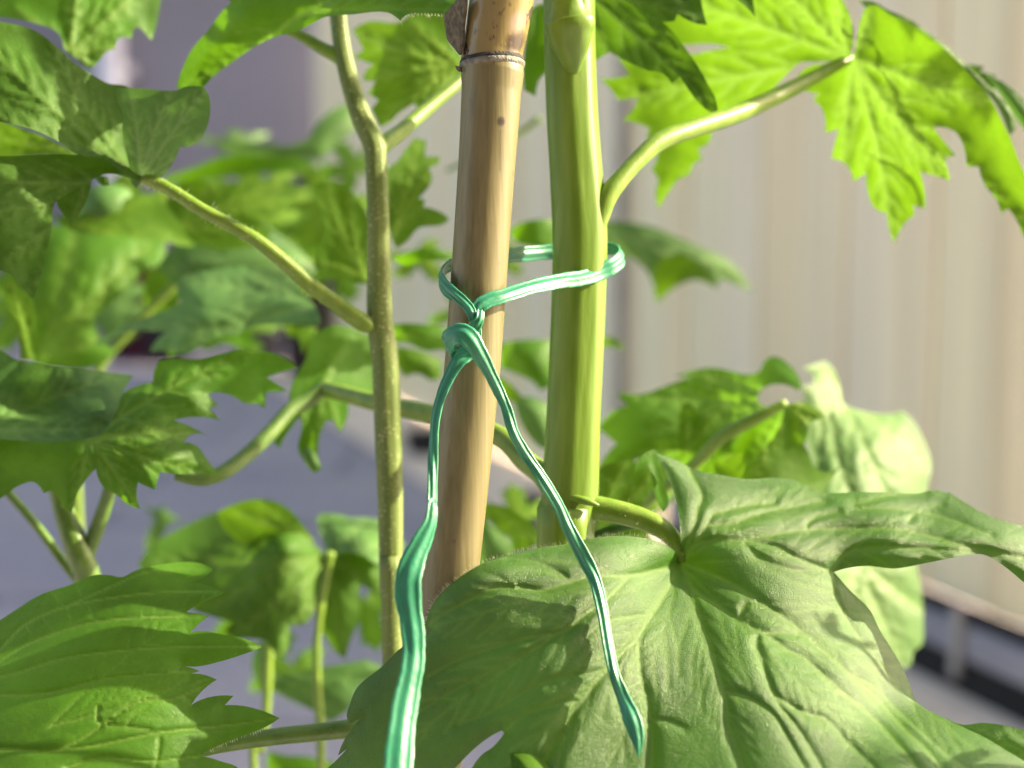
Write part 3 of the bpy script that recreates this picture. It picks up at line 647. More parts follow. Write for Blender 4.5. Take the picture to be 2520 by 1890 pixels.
big = leaf(PM, BIG, 'big', BD, BV, step=5.5, relief=.0011, vw=12, vcw=4.5, fine=BFINE, curl=.0022, cw=20, ripple=.0007, rs=.02, hairs=(Z(8, "2100,350")[0], Z(8, "600,800")[0], 11, 260), label='large waxy front leaf under the hanging tie ends')
# folded tip of the upper lobe, seen from its back
leaf(PM, Z(5, "1985,1236 2005,1262 2010,1330 2040,1450 2060,1560 2030,1610 2000,1560 1975,1480 1960,1400 1940,1330 1880,1380 1862,1440 1855,1370 1880,1300 1930,1250"), 'mid', (.381, .02, -.01, .004), step=7, under=True)
leaf(PM, Z(8, "1112,1572 1180,1562 1300,1605 1400,1665 1500,1760 1300,1900 1160,1800 1125,1680"), 'lime', (.313, .02, -.03, .004), step=7)
leaf(PM, Z(9, "1700,1335 1820,1398 1950,1388 2196,1430 2400,1500 2500,1750 2300,1760 2100,1640 1900,1500"), 'big', (.345, -.05, -.06, .004), autoveins(Z(9, "2500,1700")[0], [Z(9, "1900,1400")[0], Z(9, "2100,1420")[0]], 4), step=9)

# upper right back-lit leaf, two halves of one palmate blade
L1 = Z(3, "1150,348 1172,200 1150,90 1108,0 1080,-140 800,-260 500,-300 150,-260 -60,-120 -150,60 0,240 150,268 300,262 430,286 300,305 215,325 0,300 -200,250") + Z(2, "1830,380 1728,290 1775,370 1830,450 1720,470 1650,470 1700,520 1760,600 1880,588 1855,650 1785,720 1890,745 1945,770 1930,835 2000,870 1990,960 1958,1020 2000,1080 1985,1150 2002,1255") \
   + Z(3, "80,1130 125,1075 185,1050 215,985 262,960 240,890 300,860 330,770 360,700 520,650 600,610 700,520 790,430 850,378 950,372 1080,362")
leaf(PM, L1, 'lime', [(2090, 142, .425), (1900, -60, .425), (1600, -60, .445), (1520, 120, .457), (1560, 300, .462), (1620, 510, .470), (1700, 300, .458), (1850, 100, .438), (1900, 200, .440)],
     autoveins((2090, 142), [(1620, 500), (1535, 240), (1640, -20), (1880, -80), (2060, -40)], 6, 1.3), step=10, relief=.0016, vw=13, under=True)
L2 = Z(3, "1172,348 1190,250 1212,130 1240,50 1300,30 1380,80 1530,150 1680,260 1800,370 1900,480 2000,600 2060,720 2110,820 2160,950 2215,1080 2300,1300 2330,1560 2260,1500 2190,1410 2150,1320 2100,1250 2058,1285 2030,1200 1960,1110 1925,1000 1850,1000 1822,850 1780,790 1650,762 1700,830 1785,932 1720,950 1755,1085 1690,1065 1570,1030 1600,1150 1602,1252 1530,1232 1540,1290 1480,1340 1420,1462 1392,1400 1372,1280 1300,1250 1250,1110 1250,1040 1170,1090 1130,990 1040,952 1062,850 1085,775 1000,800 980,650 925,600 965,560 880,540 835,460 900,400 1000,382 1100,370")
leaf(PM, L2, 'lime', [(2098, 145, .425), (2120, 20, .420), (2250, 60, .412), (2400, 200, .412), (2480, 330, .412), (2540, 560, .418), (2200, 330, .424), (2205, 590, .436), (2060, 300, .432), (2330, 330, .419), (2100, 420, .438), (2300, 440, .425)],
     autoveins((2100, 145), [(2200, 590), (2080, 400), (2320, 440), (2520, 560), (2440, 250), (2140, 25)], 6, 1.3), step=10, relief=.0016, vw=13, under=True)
leaf(PM, Z(3, "1195,0 1300,14 1372,56 1500,108 1650,215 1760,300 1862,398 1962,488 2062,590 2140,700 2152,760 2110,812 2082,740 2050,665 1985,570 1890,495 1850,422 1762,412 1712,362 1662,384 1622,255 1542,225 1512,165 1382,152 1362,95 1240,40"), 'pale', (.418, .02, -.02, .001), autoveins(Z(3, "1240,20")[0], [Z(3, "2120,740")[0]], 5), step=8)
leaf(PM, Z(3, "1960,455 2080,500 2196,600 2320,760 2330,900 2196,775 2120,665 2050,560"), 'teal', (.428, -.02, .0, .004), step=9)
leaf(PM, Z(3, "1860,385 1960,400 1930,430 2030,450 2010,480 2090,500 2000,540 1900,470"), 'dark', (.45, 0, 0, .004), step=9)
# dark leaf over the top centre
D1 = [(1440, -60), (1446, 60), (1462, 150), (1500, 128), (1540, 150), (1590, 172), (1636, 184), (1653, 206), (1673, 188), (1690, 214), (1710, 242), (1735, 267), (1765, 284), (1762, 246), (1741, 205), (1718, 164), (1681, 111), (1650, 72), (1630, 55), (1660, 52), (1668, 34), (1710, 57), (1740, 61), (1728, 16), (1722, -22), (1790, -16), (1825, 8), (1859, 42), (1850, -30), (1840, -140), (1500, -190)]
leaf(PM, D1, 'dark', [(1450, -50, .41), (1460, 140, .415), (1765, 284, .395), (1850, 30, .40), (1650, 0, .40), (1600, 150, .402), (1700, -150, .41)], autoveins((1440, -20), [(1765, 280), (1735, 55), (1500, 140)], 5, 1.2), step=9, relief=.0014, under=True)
leaf(PM, Z(2, "1235,60 1310,20 1320,440 1290,470 1265,580 1230,560 1195,540 1190,420 1210,200"), 'mid', (.43, 0, 0, .004), step=9, under=True)
# leaf hanging from the crossing petiole
H1 = Z(4, "1880,560 2000,490 2150,520 2280,620 2330,900 2250,960 2090,955 2085,1040 2042,1132 2000,1060 1960,1060 1912,1200 1925,1340 1890,1372 1830,1312 1790,1230 1812,1100 1800,1040 1700,1180 1680,1228 1640,1192 1720,1050 1750,850 1830,700")
leaf(PM, H1, 'mid', [(800, 950, .445), (770, 1150, .435), (850, 820, .455), (940, 860, .46), (840, 1050, .44), (930, 980, .45), (690, 1090, .44)], autoveins(Z(4, "1930,860")[0], [Z(4, "1880,1350")[0], Z(4, "2040,1120")[0], Z(4, "2100,560")[0], Z(4, "1680,1200")[0]], 4), step=9, under=True)
leaf(PM, Z(4, "1812,1240 1840,1225 1880,1235 1912,1290 1930,1350 1890,1378 1850,1340"), 'pale', (.430, 0, 0, .002), step=7)

# ================================================================== slender plant left of the cane
f2 = ground_end(985, 1640, .395)
PS = thing('delphinium_plant', (f2[0], f2[1], 0), 'delphinium with slender olive stem left of the cane and shaded upper left leaf', 'plant', 'delphinium plants')
tube(PS, 'stem', [(790, -420, .41, 36), (815, -120, .408, 38), (838, 90, .404, 42), (858, 190, .401, 46), (890, 290, .398, 52), (918, 350, .396, 56), (925, 400, .395, 54), (930, 520, .395, 54), (932, 640, .395, 58), (935, 790, .395, 64), (948, 900, .395, 66), (955, 1080, .395, 66), (960, 1250, .395, 62), (962, 1450, .396, 56), (966, 1640, .397, 52)],
     'stem2', sub=8, nseg=40, rib=(7, .02), tail=[(f2[0], f2[1], -.02, .004)], noisy=.01, hairs=(500, .0007))
tube(PS, 'petiole', [(925, 810, .394, 22), (895, 795, .392, 44), (860, 772, .391, 42), (810, 735, .390, 40), (760, 700, .388, 39), (710, 655, .386, 37), (650, 605, .384, 35), (600, 572, .383, 34), (500, 518, .383, 33), (420, 468, .384, 31), (370, 445, .385, 30), (350, 442, .386, 20)], 'petiole', sub=7, nseg=26, hairs=(420, .0012), noisy=.012)
tube(PS, 'petiole', [(922, 385, .396, 30), (945, 355, .400, 42), (985, 325, .406, 38), (1046, 272, .414, 34), (1132, 200, .424, 30), (1200, 140, .434, 26)], 'petiole', sub=6, nseg=20)
tube(PS, 'petiole', [(860, 175, .402, 22), (832, 140, .403, 36), (795, 120, .404, 32), (745, 90, .405, 28), (700, 70, .405, 24), (600, 20, .40, 20), (520, -60, .39, 18)], 'petiole', sub=6, nseg=18)
NU = (340, 443)
U1 = Z(1, "-200,120 60,140 200,180 330,270 450,380 560,450 650,500 760,520 830,600 850,760 870,1000 840,1095 770,1060 600,950 470,930 350,850 200,780 0,730 -200,700")
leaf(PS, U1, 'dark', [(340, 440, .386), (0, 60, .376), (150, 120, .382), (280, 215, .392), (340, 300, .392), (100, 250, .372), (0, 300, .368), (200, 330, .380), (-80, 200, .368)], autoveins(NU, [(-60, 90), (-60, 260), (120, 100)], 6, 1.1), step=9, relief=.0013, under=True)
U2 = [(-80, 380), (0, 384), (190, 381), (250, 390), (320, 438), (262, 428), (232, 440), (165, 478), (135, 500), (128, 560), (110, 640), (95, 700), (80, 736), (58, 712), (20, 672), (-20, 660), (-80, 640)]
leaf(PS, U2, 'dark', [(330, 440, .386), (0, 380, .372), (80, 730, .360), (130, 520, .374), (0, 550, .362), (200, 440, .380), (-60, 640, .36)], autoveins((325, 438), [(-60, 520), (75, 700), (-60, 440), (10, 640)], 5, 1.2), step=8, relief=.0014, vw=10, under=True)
leaf(PS, Z(1, "340,1180 400,1150 470,1110 552,1075 520,1200 470,1290 430,1362 390,1300 345,1230"), 'dark', (.382, .02, .0, .003), autoveins(Z(1, "500,1090")[0], [Z(1, "430,1350")[0]], 4), step=7, under=True)
leaf(PS, Z(1, "560,1050 650,1060 655,1112 622,1115 585,1085"), 'dark', (.392, 0, 0, .002), step=6)
U4 = Z(1, "690,528 850,530 1060,542 1120,518 1220,522 1258,590 1250,740 1200,840 1130,882 1080,880 1050,960 1000,1030 930,1082 850,1092 822,1132 790,1100 775,1000 735,800 735,680 700,600")
leaf(PS, U4, 'pale', [(340, 445, .384), (300, 220, .376), (500, 220, .372), (512, 300, .374), (430, 400, .380), (420, 240, .373), (380, 330, .377), (310, 330, .379)], autoveins((345, 440), [(500, 230), (420, 225), (500, 330), (320, 235)], 4, 1.1), step=7, relief=.0009, curl=.0008)
leaf(PS, Z(1, "-200,690 0,730 150,778 300,838 475,936 300,928 0,942 -200,940"), 'lime', (.42, 0, 0, .004), autoveins(Z(1, "450,930")[0], [Z(1, "-150,800")[0]], 4), step=10, under=True)
T1 = Z(1, "-200,-200 970,-200 960,40 910,242 880,208 832,160 802,172 792,232 760,222 702,232 690,292 640,312 600,362 550,412 500,390 460,352 400,312 350,200 250,150 -200,100")
leaf(PS, T1, 'mid', (.425, .03, -.02, .01), autoveins((175, 130), [(370, 90), (230, 160), (380, -60), (40, 20), (200, -80)], 5, 1.3), step=9, relief=.0015, vw=11, under=True)
T2 = Z(1, "1058,522 1100,400 1150,300 1250,180 1340,60 1400,0 1470,-120 1900,-260") + Z(2, "300,-240 700,-160 790,-30 835,50 852,98 760,86 600,78 500,84 452,124 410,92 380,76 150,88 0,102") + Z(1, "1900,128 1800,180 1650,222 1530,280 1400,370 1280,460 1210,530 1120,550")
leaf(PS, T2, 'mid', [(435, 210, .395), (600, 40, .385), (700, 80, .380), (800, 40, .372), (950, 36, .362), (1148, 38, .352), (1100, -40, .365), (800, -60, .385), (600, 120, .388)], autoveins(Z(1, "1800,85")[0], [Z(1, "1080,530")[0], (1140, 30), (900, -60)], 6, 1.2), step=8, relief=.0012, vw=10, hairs=((1145, 42), (905, 38), 12, 140))
C1 = Z(2, "165,180 260,130 450,130 560,40 740,40 760,270 815,330 815,480 700,540 600,610 560,650 530,620 500,640 440,680 380,740 330,758 300,700 280,650 322,600 258,562 302,490 228,482 250,420 292,390 168,342 232,300")
leaf(PS, C1, 'lime', [(870, 80, .46), (1100, 20, .45), (940, 300, .44), (1130, 190, .445), (1000, 150, .44), (880, 180, .45)], autoveins((1130, 160), [(880, 80), (900, 200), (935, 305), (1000, 50), (1050, 260)], 4, 1.2), step=9, relief=.0015, vw=11, under=True)
C2 = Z(2, "540,828 605,842 600,940 692,938 680,985 620,1010 642,1080 600,1150 560,1190 602,1200 590,1242 720,1290 745,1320 700,1350 560,1370 500,1440 430,1490 390,1400 378,1200 370,1030 440,960 480,900")
leaf(PS, C2, 'lime', (.45, .05, -.02, .004), autoveins(Z(2, "380,1450")[0], [Z(2, "560,840")[0], Z(2, "680,960")[0], Z(2, "620,1150")[0]], 4), step=9, under=True)
leaf(PS, Z(2, "410,1560 530,1500 650,1488 740,1520 830,1545 740,1562 600,1565 480,1592"), 'mid', (.46, 0, 0, .004), step=9)
C3 = Z(1, "1880,1120 1960,1088 2050,1100 2150,1200 2250,1400 2260,1720 2150,1700 2050,1680 1960,1662 1885,1600 1900,1500 1945,1400 1900,1250")
leaf(PS, C3, 'lime', (.455, .04, 0, .004), autoveins(Z(1, "2200,1680")[0], [Z(1, "1950,1100")[0], Z(1, "1920,1580")[0], Z(1, "2100,1180")[0]], 4), step=9, under=True)

# ================================================================== left plants
f3 = ground_end(225, 1480, .425)
PL = thing('delphinium_plant', (f3[0], f3[1], 0), 'delphinium at left with a toothed mid green leaf above a forked stem', 'plant', 'delphinium plants')
tube(PL, 'stem', [(120, 1120, .418, 44), (145, 1215, .42, 46), (168, 1290, .42, 54), (196, 1365, .42, 62), (218, 1430, .422, 62), (240, 1560, .425, 62), (250, 1700, .428, 62)], 'petiole_dark', nseg=28, tail=[(f3[0], f3[1], -.02, .004)])
tube(PL, 'petiole', [(282, 1140, .415, 26), (268, 1210, .418, 32), (250, 1270, .42, 36), (228, 1330, .421, 36), (212, 1380, .422, 28)], 'petiole_dark', nseg=20)
tube(PL, 'petiole', [(-40, 1150, .43, 20), (25, 1218, .43, 22), (95, 1300, .428, 22), (150, 1375, .426, 24), (200, 1440, .425, 22)], 'petiole_dark', nseg=18)
M2 = Z(4, "620,1130 700,1000 740,900 830,852 920,830 928,760 958,702 1050,690 1200,690 1330,660 1475,640 1500,655 1620,650 1790,745 1690,770 1600,800 1725,882 1600,890 1592,992 1540,960 1480,960 1390,912 1300,892 1250,905 1312,972 1258,985 1325,1062 1200,1040 1040,1058 1150,1100 1252,1157 1160,1142 1100,1192 1180,1212 1240,1290 1322,1397 1200,1382 1050,1382 960,1370 932,1478 870,1452 828,1432 820,1500 842,1592 760,1560 690,1500 640,1480 600,1430 576,1350 530,1400 480,1470 432,1618 370,1560 332,1500 300,1482 262,1498 230,1450 200,1430 100,1460 0,1530 -200,1560 -200,1150 100,1180 300,1190")
leaf(PL, M2, 'mid', [(80, 1090, .382), (-60, 1150, .385), (250, 1050, .380), (300, 1010, .384), (390, 890, .398), (600, 870, .402), (720, 905, .408), (540, 1020, .396), (540, 1170, .388), (340, 1240, .380), (180, 1260, .384), (420, 960, .392), (360, 1100, .376), (640, 980, .41)],
     autoveins((215, 1080), [(535, 1170), (340, 1245), (175, 1255), (535, 1030), (500, 1075), (600, 870)], 5, 1.1), step=7, relief=.0012, vw=9, ripple=.0018)
M1 = Z(4, "-200,560 0,635 100,695 250,725 330,740 560,760 800,790 760,850 740,890 700,1000 620,1130 300,1192 100,1182 -200,1150")
leaf(PL, M1, 'teal', [(-60, 850, .385), (130, 900, .40), (320, 925, .412), (290, 1010, .395), (240, 1070, .388), (0, 1070, .38), (60, 980, .405), (-60, 1000, .395)], autoveins((-40, 1060), [(310, 925), (120, 900), (260, 1050)], 5, 1.2), step=9, relief=.0013)
leaf(PL, Z(4, "40,200 100,255 190,325 215,430 230,560 245,700 120,700 95,500 22,350"), 'lime', (.44, .03, 0, .004), autoveins(Z(4, "170,690")[0], [Z(4, "60,230")[0]], 4), step=8, under=True)

f4 = ground_end(60, 2300, .36)
PLL = thing('delphinium_plant', (f4[0] + .02, f4[1], 0), 'delphinium at the lower left corner with a sharply toothed dark leaf close to the lens', 'plant', 'delphinium plants')
LL = Z(7, "-250,900 0,770 100,705 250,615 420,560 560,502 650,500 735,512 810,475 1000,432 1200,430 1280,470 1200,525 1140,543 1260,568 1348,607 1280,640 1200,672 1120,722 1180,730 1255,746 1200,790 1142,846 1220,836 1350,860 1460,880 1584,930 1480,970 1350,1012 1180,1050 1100,1045 1150,1058 1198,1077 1150,1092 1220,1098 1303,1130 1220,1190 1150,1280 1250,1235 1402,1226 1350,1282 1450,1285 1560,1310 1678,1360 1600,1410 1450,1470 1300,1530 1200,1587 1250,1595 1330,1620 1430,1659 1500,1800 1300,2100 -300,2100")
LV = veinpoly([(1.5, Z(7, "-250,1500 -50,1540 100,1550 320,1560 500,1480 620,1400 760,1300 900,1250 1050,1245 1290,1135")), (1.3, Z(7, "320,1560 600,1520 940,1450 1150,1425 1400,1400 1660,1362")), (1.2, Z(7, "-200,1250 0,1225 300,1210 600,1130 900,1100 1190,1076")),
    (1.2, Z(7, "-200,1150 100,1090 400,1000 800,950 1200,930 1570,930")), (1.1, Z(7, "0,1020 200,900 500,800 800,760 1240,745")), (1.1, Z(7, "0,950 150,800 400,690 800,620 1100,600 1335,606")), (.9, Z(7, "400,690 600,600 900,480 1250,465")),
    (1.0, Z(7, "590,1290 600,1390 760,1412 940,1450 950,1560 930,1659")), (.8, Z(7, "940,1240 960,1250 1120,1240 1150,1280")), (.7, Z(7, "760,1400 820,1330 900,1280")), (1.0, Z(7, "400,1659 600,1600 900,1620 1200,1590")),
    (.6, Z(7, "150,800 200,900")), (.6, Z(7, "250,740 330,860")), (.6, Z(7, "400,690 430,800")), (.6, Z(7, "520,660 560,760")), (.6, Z(7, "300,600 380,690")), (.6, Z(7, "450,570 520,660"))])
leaf(PLL, LL, 'mid', [(0, 1530, .366), (200, 1450, .362), (320, 1420, .362), (500, 1400, .372), (550, 1455, .358), (640, 1590, .352), (680, 1765, .346), (480, 1650, .345), (530, 1740, .343), (490, 1860, .335), (200, 1600, .345), (0, 1700, .340), (100, 1890, .322), (300, 1750, .333), (400, 1540, .352), (520, 1980, .33)],
     LV + autoveins((120, 1790), [(540, 1455), (640, 1588), (480, 1650), (520, 1672)], 7, .6), step=6, relief=.0007, vw=6, vcw=2.6, curl=.0016, ripple=.0013, rs=.012, hairs=(Z(7, "1600,1410")[0], Z(7, "1250,1560")[0], 8, 70))
tube(PLL, 'petiole', [(380, 1870, .352, 30), (470, 1850, .358, 38), (560, 1830, .364, 40), (690, 1812, .368, 42), (800, 1800, .370, 44), (870, 1792, .370, 46), (960, 1780, .378, 44), (1060, 1770, .388, 40)], 'petiole_dark', nseg=26, hairs=(120, .0007), tail=[(-.045, .43, .2, .004), (-.06, .45, -.02, .004)])

# ================================================================== plants behind
f5 = ground_end(215, 1400, .54)
PB = thing('delphinium_plant', (f5[0], f5[1], 0), 'blurred leafy delphinium behind the slender stem, with blue green and lime leaves', 'plant', 'delphinium plants')
tube(PB, 'stem', [(470, 560, .54, 16), (450, 640, .54, 20), (430, 700, .54, 22), (330, 800, .54, 22), (225, 950, .54, 22), (190, 1200, .54, 22)], 'petiole', nseg=16, tail=[(f5[0], f5[1], -.02, .003)])
leaf(PB, Z(1, "540,1130 700,1108 790,1150 785,1220 650,1290 550,1312 480,1312 500,1220"), 'pale', (.5, .02, -.05, .006), step=10)
leaf(PB, Z(1, "320,1290 480,1285 700,1208 900,1170 1050,1300 1120,1420 1172,1472 1130,1482 1000,1452 850,1432 700,1412 560,1402 430,1385"), 'lime', (.505, .03, -.02, .006), autoveins(Z(1, "450,1350")[0], [Z(1, "1150,1470")[0], Z(1, "900,1200")[0]], 4), step=10, under=True)
leaf(PB, Z(4, "230,-80 450,-120 850,-80 1000,-20 990,130 860,168 780,260 650,372 560,440 600,560 700,640 560,742 330,742 200,720 150,450 180,200"), 'mid', (.525, .03, -.06, .01), autoveins(Z(4, "240,680")[0], [Z(4, "900,0")[0], Z(4, "450,-80")[0], Z(4, "620,560")[0], Z(4, "700,250")[0]], 5, 1.4), step=11, relief=.002, vw=13)
B4 = Z(1, "1030,1130 1200,1080 1280,1122 1312,1058 1340,1102 1470,1090 1600,1080 1722,1058 1742,1112 1862,1122 1892,1190 1760,1232 1650,1290 1560,1330 1640,1400 1500,1480 1300,1500 1100,1420 1000,1300")
leaf(PB, B4, 'lime', (.52, .03, -.03, .006), autoveins(Z(1, "1050,1380")[0], [Z(1, "1320,1080")[0], Z(1, "1720,1080")[0], Z(1, "1880,1180")[0], Z(1, "1560,1400")[0]], 4, 1.2), step=10, under=True)
leaf(PB, Z(1, "1640,1290 1560,1330 1700,1420 1820,1520 1900,1620 1850,1720 1600,1740 1300,1700 1050,1720 950,1600 1100,1440 1400,1400"), 'teal', (.53, .03, -.03, .006), autoveins(Z(1, "1850,1680")[0], [Z(1, "1000,1620")[0], Z(1, "1300,1450")[0]], 5, 1.2), step=11)
B5 = Z(4, "565,592 700,515 900,432 1100,360 1060,260 1090,190 1300,150 1500,130 1700,200 1850,330 1905,390 1925,482 1700,482 1500,500 1440,540 1300,562 1200,622 1100,665 1000,640 900,652 930,592 1005,528 900,522 800,522 700,545 610,605")
leaf(PB, B5, 'teal', [(230, 840, .49), (500, 740, .475), (780, 760, .46), (440, 850, .465), (600, 830, .462), (600, 680, .485), (440, 680, .49)], autoveins((785, 745), [(240, 838), (420, 865), (450, 690), (600, 665)], 6, 1.3), step=10, relief=.0016, vw=11)
leaf(PB, Z(4, "1050,140 1120,60 1250,48 1350,72 1450,40 1600,0 1800,45 1860,120 1700,160 1500,160 1300,182 1100,205"), 'pale', (.5, .02, -.08, .006), step=10)
leaf(PB, Z(1, "2140,610 2000,658 1900,748 1850,828 1780,868 1500,858 1305,848 1350,902 1500,935 1800,945 1940,955 2000,885 2140,760"), 'pale', (.60, 0, -.04, .008), step=12)
leaf(PB, Z(1, "990,1060 1150,1010 1350,935 1800,955 1920,962 1800,1015 1500,1045 1200,1085 990,1105"), 'mid', (.61, 0, 0, .006), step=12, under=True)
leaf(PB, Z(4, "880,170 1000,140 1080,200 1090,330 1000,440 880,430 860,300"), 'lime', (.56, 0, 0, .006), step=10, under=True)
leaf(PB, Z(4, "1690,485 1905,500 1880,560 1820,660 1790,560 1740,560"), 'lime', (.52, 0, 0, .004), step=9, under=True)
leaf(PB, Z(4, "1150,540 1500,490 1520,600 1480,625 1300,600 1250,640 1180,620 1020,680 1000,640"), 'mid', (.53, 0, 0, .004), step=9, under=True)
leaf(PB, Z(5, "400,485 520,478 700,500 840,540 860,680 720,640 600,640 480,592 400,605"), 'mid', (.47, .03, 0, .004), autoveins(Z(5, "400,540")[0], [Z(5, "800,620")[0]], 4), step=9)
leaf(PB, Z(5, "420,620 560,640 700,700 700,800 640,820 560,780 480,800 430,720"), 'lime', (.50, .03, 0, .004), step=9)

f6 = ground_end(800, 1890, .49)
PQ = thing('delphinium_plant', (f6[0], f6[1], 0), 'low umbrella shaped delphinium behind the lower stems with dark drooping leaves on a thin stalk', 'plant', 'delphinium plants')
tube(PQ, 'stem', [(812, 1360, .485, 26), (806, 1400, .486, 20), (791, 1476, .488, 22), (788, 1488, .488, 26), (784, 1540, .488, 18), (779, 1590, .488, 20), (782, 1700, .488, 20), (788, 1800, .489, 22), (792, 1960, .49, 22)], 'petiole', nseg=18, tail=[(f6[0], f6[1], -.02, .002)])
tube(PQ, 'petiole', [(665, 1560, .50, 20), (660, 1620, .50, 24), (655, 1750, .50, 22), (640, 1850, .50, 20), (630, 1980, .50, 20)], 'petiole', nseg=16, tail=[(f6[0] - .01, f6[1], -.02, .002)])
Q1 = Z(7, "828,442 900,335 1050,235 1200,160 1330,112 1500,240 1700,250 1800,250 1880,310 1965,392 1942,440 1902,500 1880,600 1890,700 1822,802 1742,802 1722,950 1702,1012 1640,962 1602,902 1500,882 1400,872 1350,832 1400,782 1250,742 1150,702 1100,620 900,520")
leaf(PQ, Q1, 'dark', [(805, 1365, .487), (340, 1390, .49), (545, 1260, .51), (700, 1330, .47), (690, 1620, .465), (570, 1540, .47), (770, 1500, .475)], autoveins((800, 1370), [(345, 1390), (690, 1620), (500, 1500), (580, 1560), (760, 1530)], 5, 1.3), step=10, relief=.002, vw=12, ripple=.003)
leaf(PQ, Z(7, "1300,125 1450,60 1570,44 1680,70 1770,138 1840,228 1900,310 1830,275 1750,262 1650,292 1560,335 1450,310 1370,250"), 'lime', (.478, .02, .05, .004), autoveins(Z(7, "1880,300")[0], [Z(7, "1400,120")[0], Z(7, "1560,60")[0]], 3), step=9, under=True)
Q3 = Z(7, "1895,170 1930,128 2050,140 2196,180") + Z(8, "100,150 200,155 320,172 420,230 480,330 400,420 310,430 220,378 100,368 30,400") + Z(7, "1975,395 1940,300")
leaf(PQ, Q3, 'pale', [(812, 1370, .487), (790, 1270, .51), (930, 1290, .51), (900, 1350, .485), (960, 1370, .49)], autoveins((812, 1370), [(790, 1270), (900, 1280), (960, 1340)], 4), step=9, relief=.002)
leaf(PQ, Z(8, "0,400 100,365 220,375 330,430 345,660 280,600 222,560 200,620 212,720 150,900 120,1005 60,960 20,900 -40,800 -60,600 -40,450"), 'dark', (.492, 0, -.03, .004), autoveins(Z(8, "20,400")[0], [Z(8, "120,980")[0], Z(8, "330,600")[0]], 4), step=9)
Q5 = Z(7, "1512,1060 1560,905 1650,905 1640,1000 1660,1102 1800,1080 1950,1050 2196,1010") + Z(8, "200,1000 330,1040 400,1090 200,1180 150,1300 0,1385") + Z(7, "2000,1392 1850,1300 1750,1250 1650,1202 1560,1150")
leaf(PQ, Q5, 'teal', (.51, 0, -.02, .006), autoveins(Z(7, "1600,1080")[0], [Z(7, "2300,1150")[0], Z(7, "2100,1380")[0]], 4), step=10)
leaf(PQ, Z(7, "1620,1556 1700,1580 1850,1590 2050,1640 2200,1700 2100,1900 1700,1800 1600,1640"), 'mid', (.52, 0, -.02, .006), step=10)
leaf(PQ, Z(7, "855,80 940,112 980,78 1022,130 1115,172 1020,195 985,250 940,335 858,345 900,220 930,165"), 'pale', (.60, 0, 0, .004), step=9)
leaf(PQ, Z(8, "970,70 1050,80 1150,130 1250,200 1302,290 1250,332 1130,362 1100,250 1000,180"), 'lime', (.47, 0, 0, .004), autoveins(Z(8, "1280,320")[0], [Z(8, "1000,90")[0]], 4), step=9, under=True)
leaf(PQ, Z(8, "930,140 1050,240 1120,300 1140,400 1000,480 900,460"), 'pale', (.48, 0, 0, .004), step=9)

f7 = ground_end(1500, 1400, .5)
PR = thing('delphinium_plant', (f7[0] + .03, f7[1], 0), 'delphinium behind the waxy leaf with lime toothed leaves and a big pale leaf', 'plant', 'delphinium plants')
tube(PR, 'petiole', [(1500, 1330, .47, 22), (1600, 1230, .458, 24), (1700, 1150, .448, 28), (1776, 1075, .440, 32), (1860, 1030, .436, 30), (1935, 990, .436, 20)], 'petiole', nseg=20, head=[(f7[0] + .03, f7[1], -.02, .003), tuple(P(1480, 1500, .48)) + (.003,)])
tube(PR, 'petiole', [(2060, 1120, .50, 12), (2090, 1300, .51, 20), (2080, 1500, .52, 22)], 'petiole', nseg=16, tail=[(f7[0] + .08, f7[1] + .03, .2, .002), (f7[0] + .03, f7[1], -.02, .003)])
W1 = Z(5, "1770,890 1900,902 2050,850 2196,800") + Z(6, "100,795 250,750 350,745 430,762 500,780 600,770 650,692 700,675 780,720 840,790 862,862 840,882 780,852 700,842 640,862 602,902 600,952 680,985 760,960 860,1000 900,1100 860,1250 800,1420 600,1450 300,1400 100,1350") + Z(5, "2100,1300 1990,1240 1850,1310 1702,1450 1640,1422 1642,1350 1702,1250 1752,1200 1680,1142 1640,1112 1722,1010 1822,972 1760,922")
leaf(PR, W1, 'mid', [(1480, 1180, .47), (1520, 970, .48), (1700, 900, .48), (1890, 880, .475), (1970, 950, .455), (1940, 1000, .45), (1750, 1020, .465), (1650, 1130, .46), (1900, 1180, .455)], autoveins((1935, 990), [(1530, 970), (1480, 1180), (1700, 910), (1600, 1060), (1850, 1190)], 6, 1.3), step=9, relief=.0022, vw=12, ripple=.003, rs=.02)
W2 = Z(6, "330,1320 450,1255 530,1262 560,1332 640,1220 700,1150 760,980 860,948 920,970 1012,1040 940,1062 870,1102 862,1180 902,1250 940,1342 1010,1372 1098,1328 1050,1402 980,1500 900,1560 600,1560 400,1480")
leaf(PR, W2, 'lime', [(1940, 990, .436), (2030, 1030, .44), (1760, 1140, .44), (2060, 1150, .445), (1900, 1200, .43), (1850, 1080, .436)], autoveins((1935, 990), [(2030, 1028), (2065, 1150), (1850, 1180), (1780, 1130)], 5, 1.2), step=8, relief=.0015, under=True)
leaf(PR, Z(6, "120,1180 150,960 190,950 240,1020 300,980 350,960 420,960 440,1050 380,1120 250,1220 150,1290"), 'lime', (.452, 0, -.02, .003), autoveins(Z(6, "180,1250")[0], [Z(6, "190,970")[0], Z(6, "400,980")[0]], 3), step=8, under=True)
leaf(PR, Z(5, "1640,1350 1702,1320 1800,1300 1900,1330 1955,1390 1945,1500 1900,1590 1950,1700 1800,1760 1640,1700 1640,1500"), 'lime', (.42, 0, -.02, .003), autoveins(Z(5, "1640,1700")[0], [Z(5, "1950,1400")[0], Z(5, "1800,1310")[0]], 3), step=8, under=True)
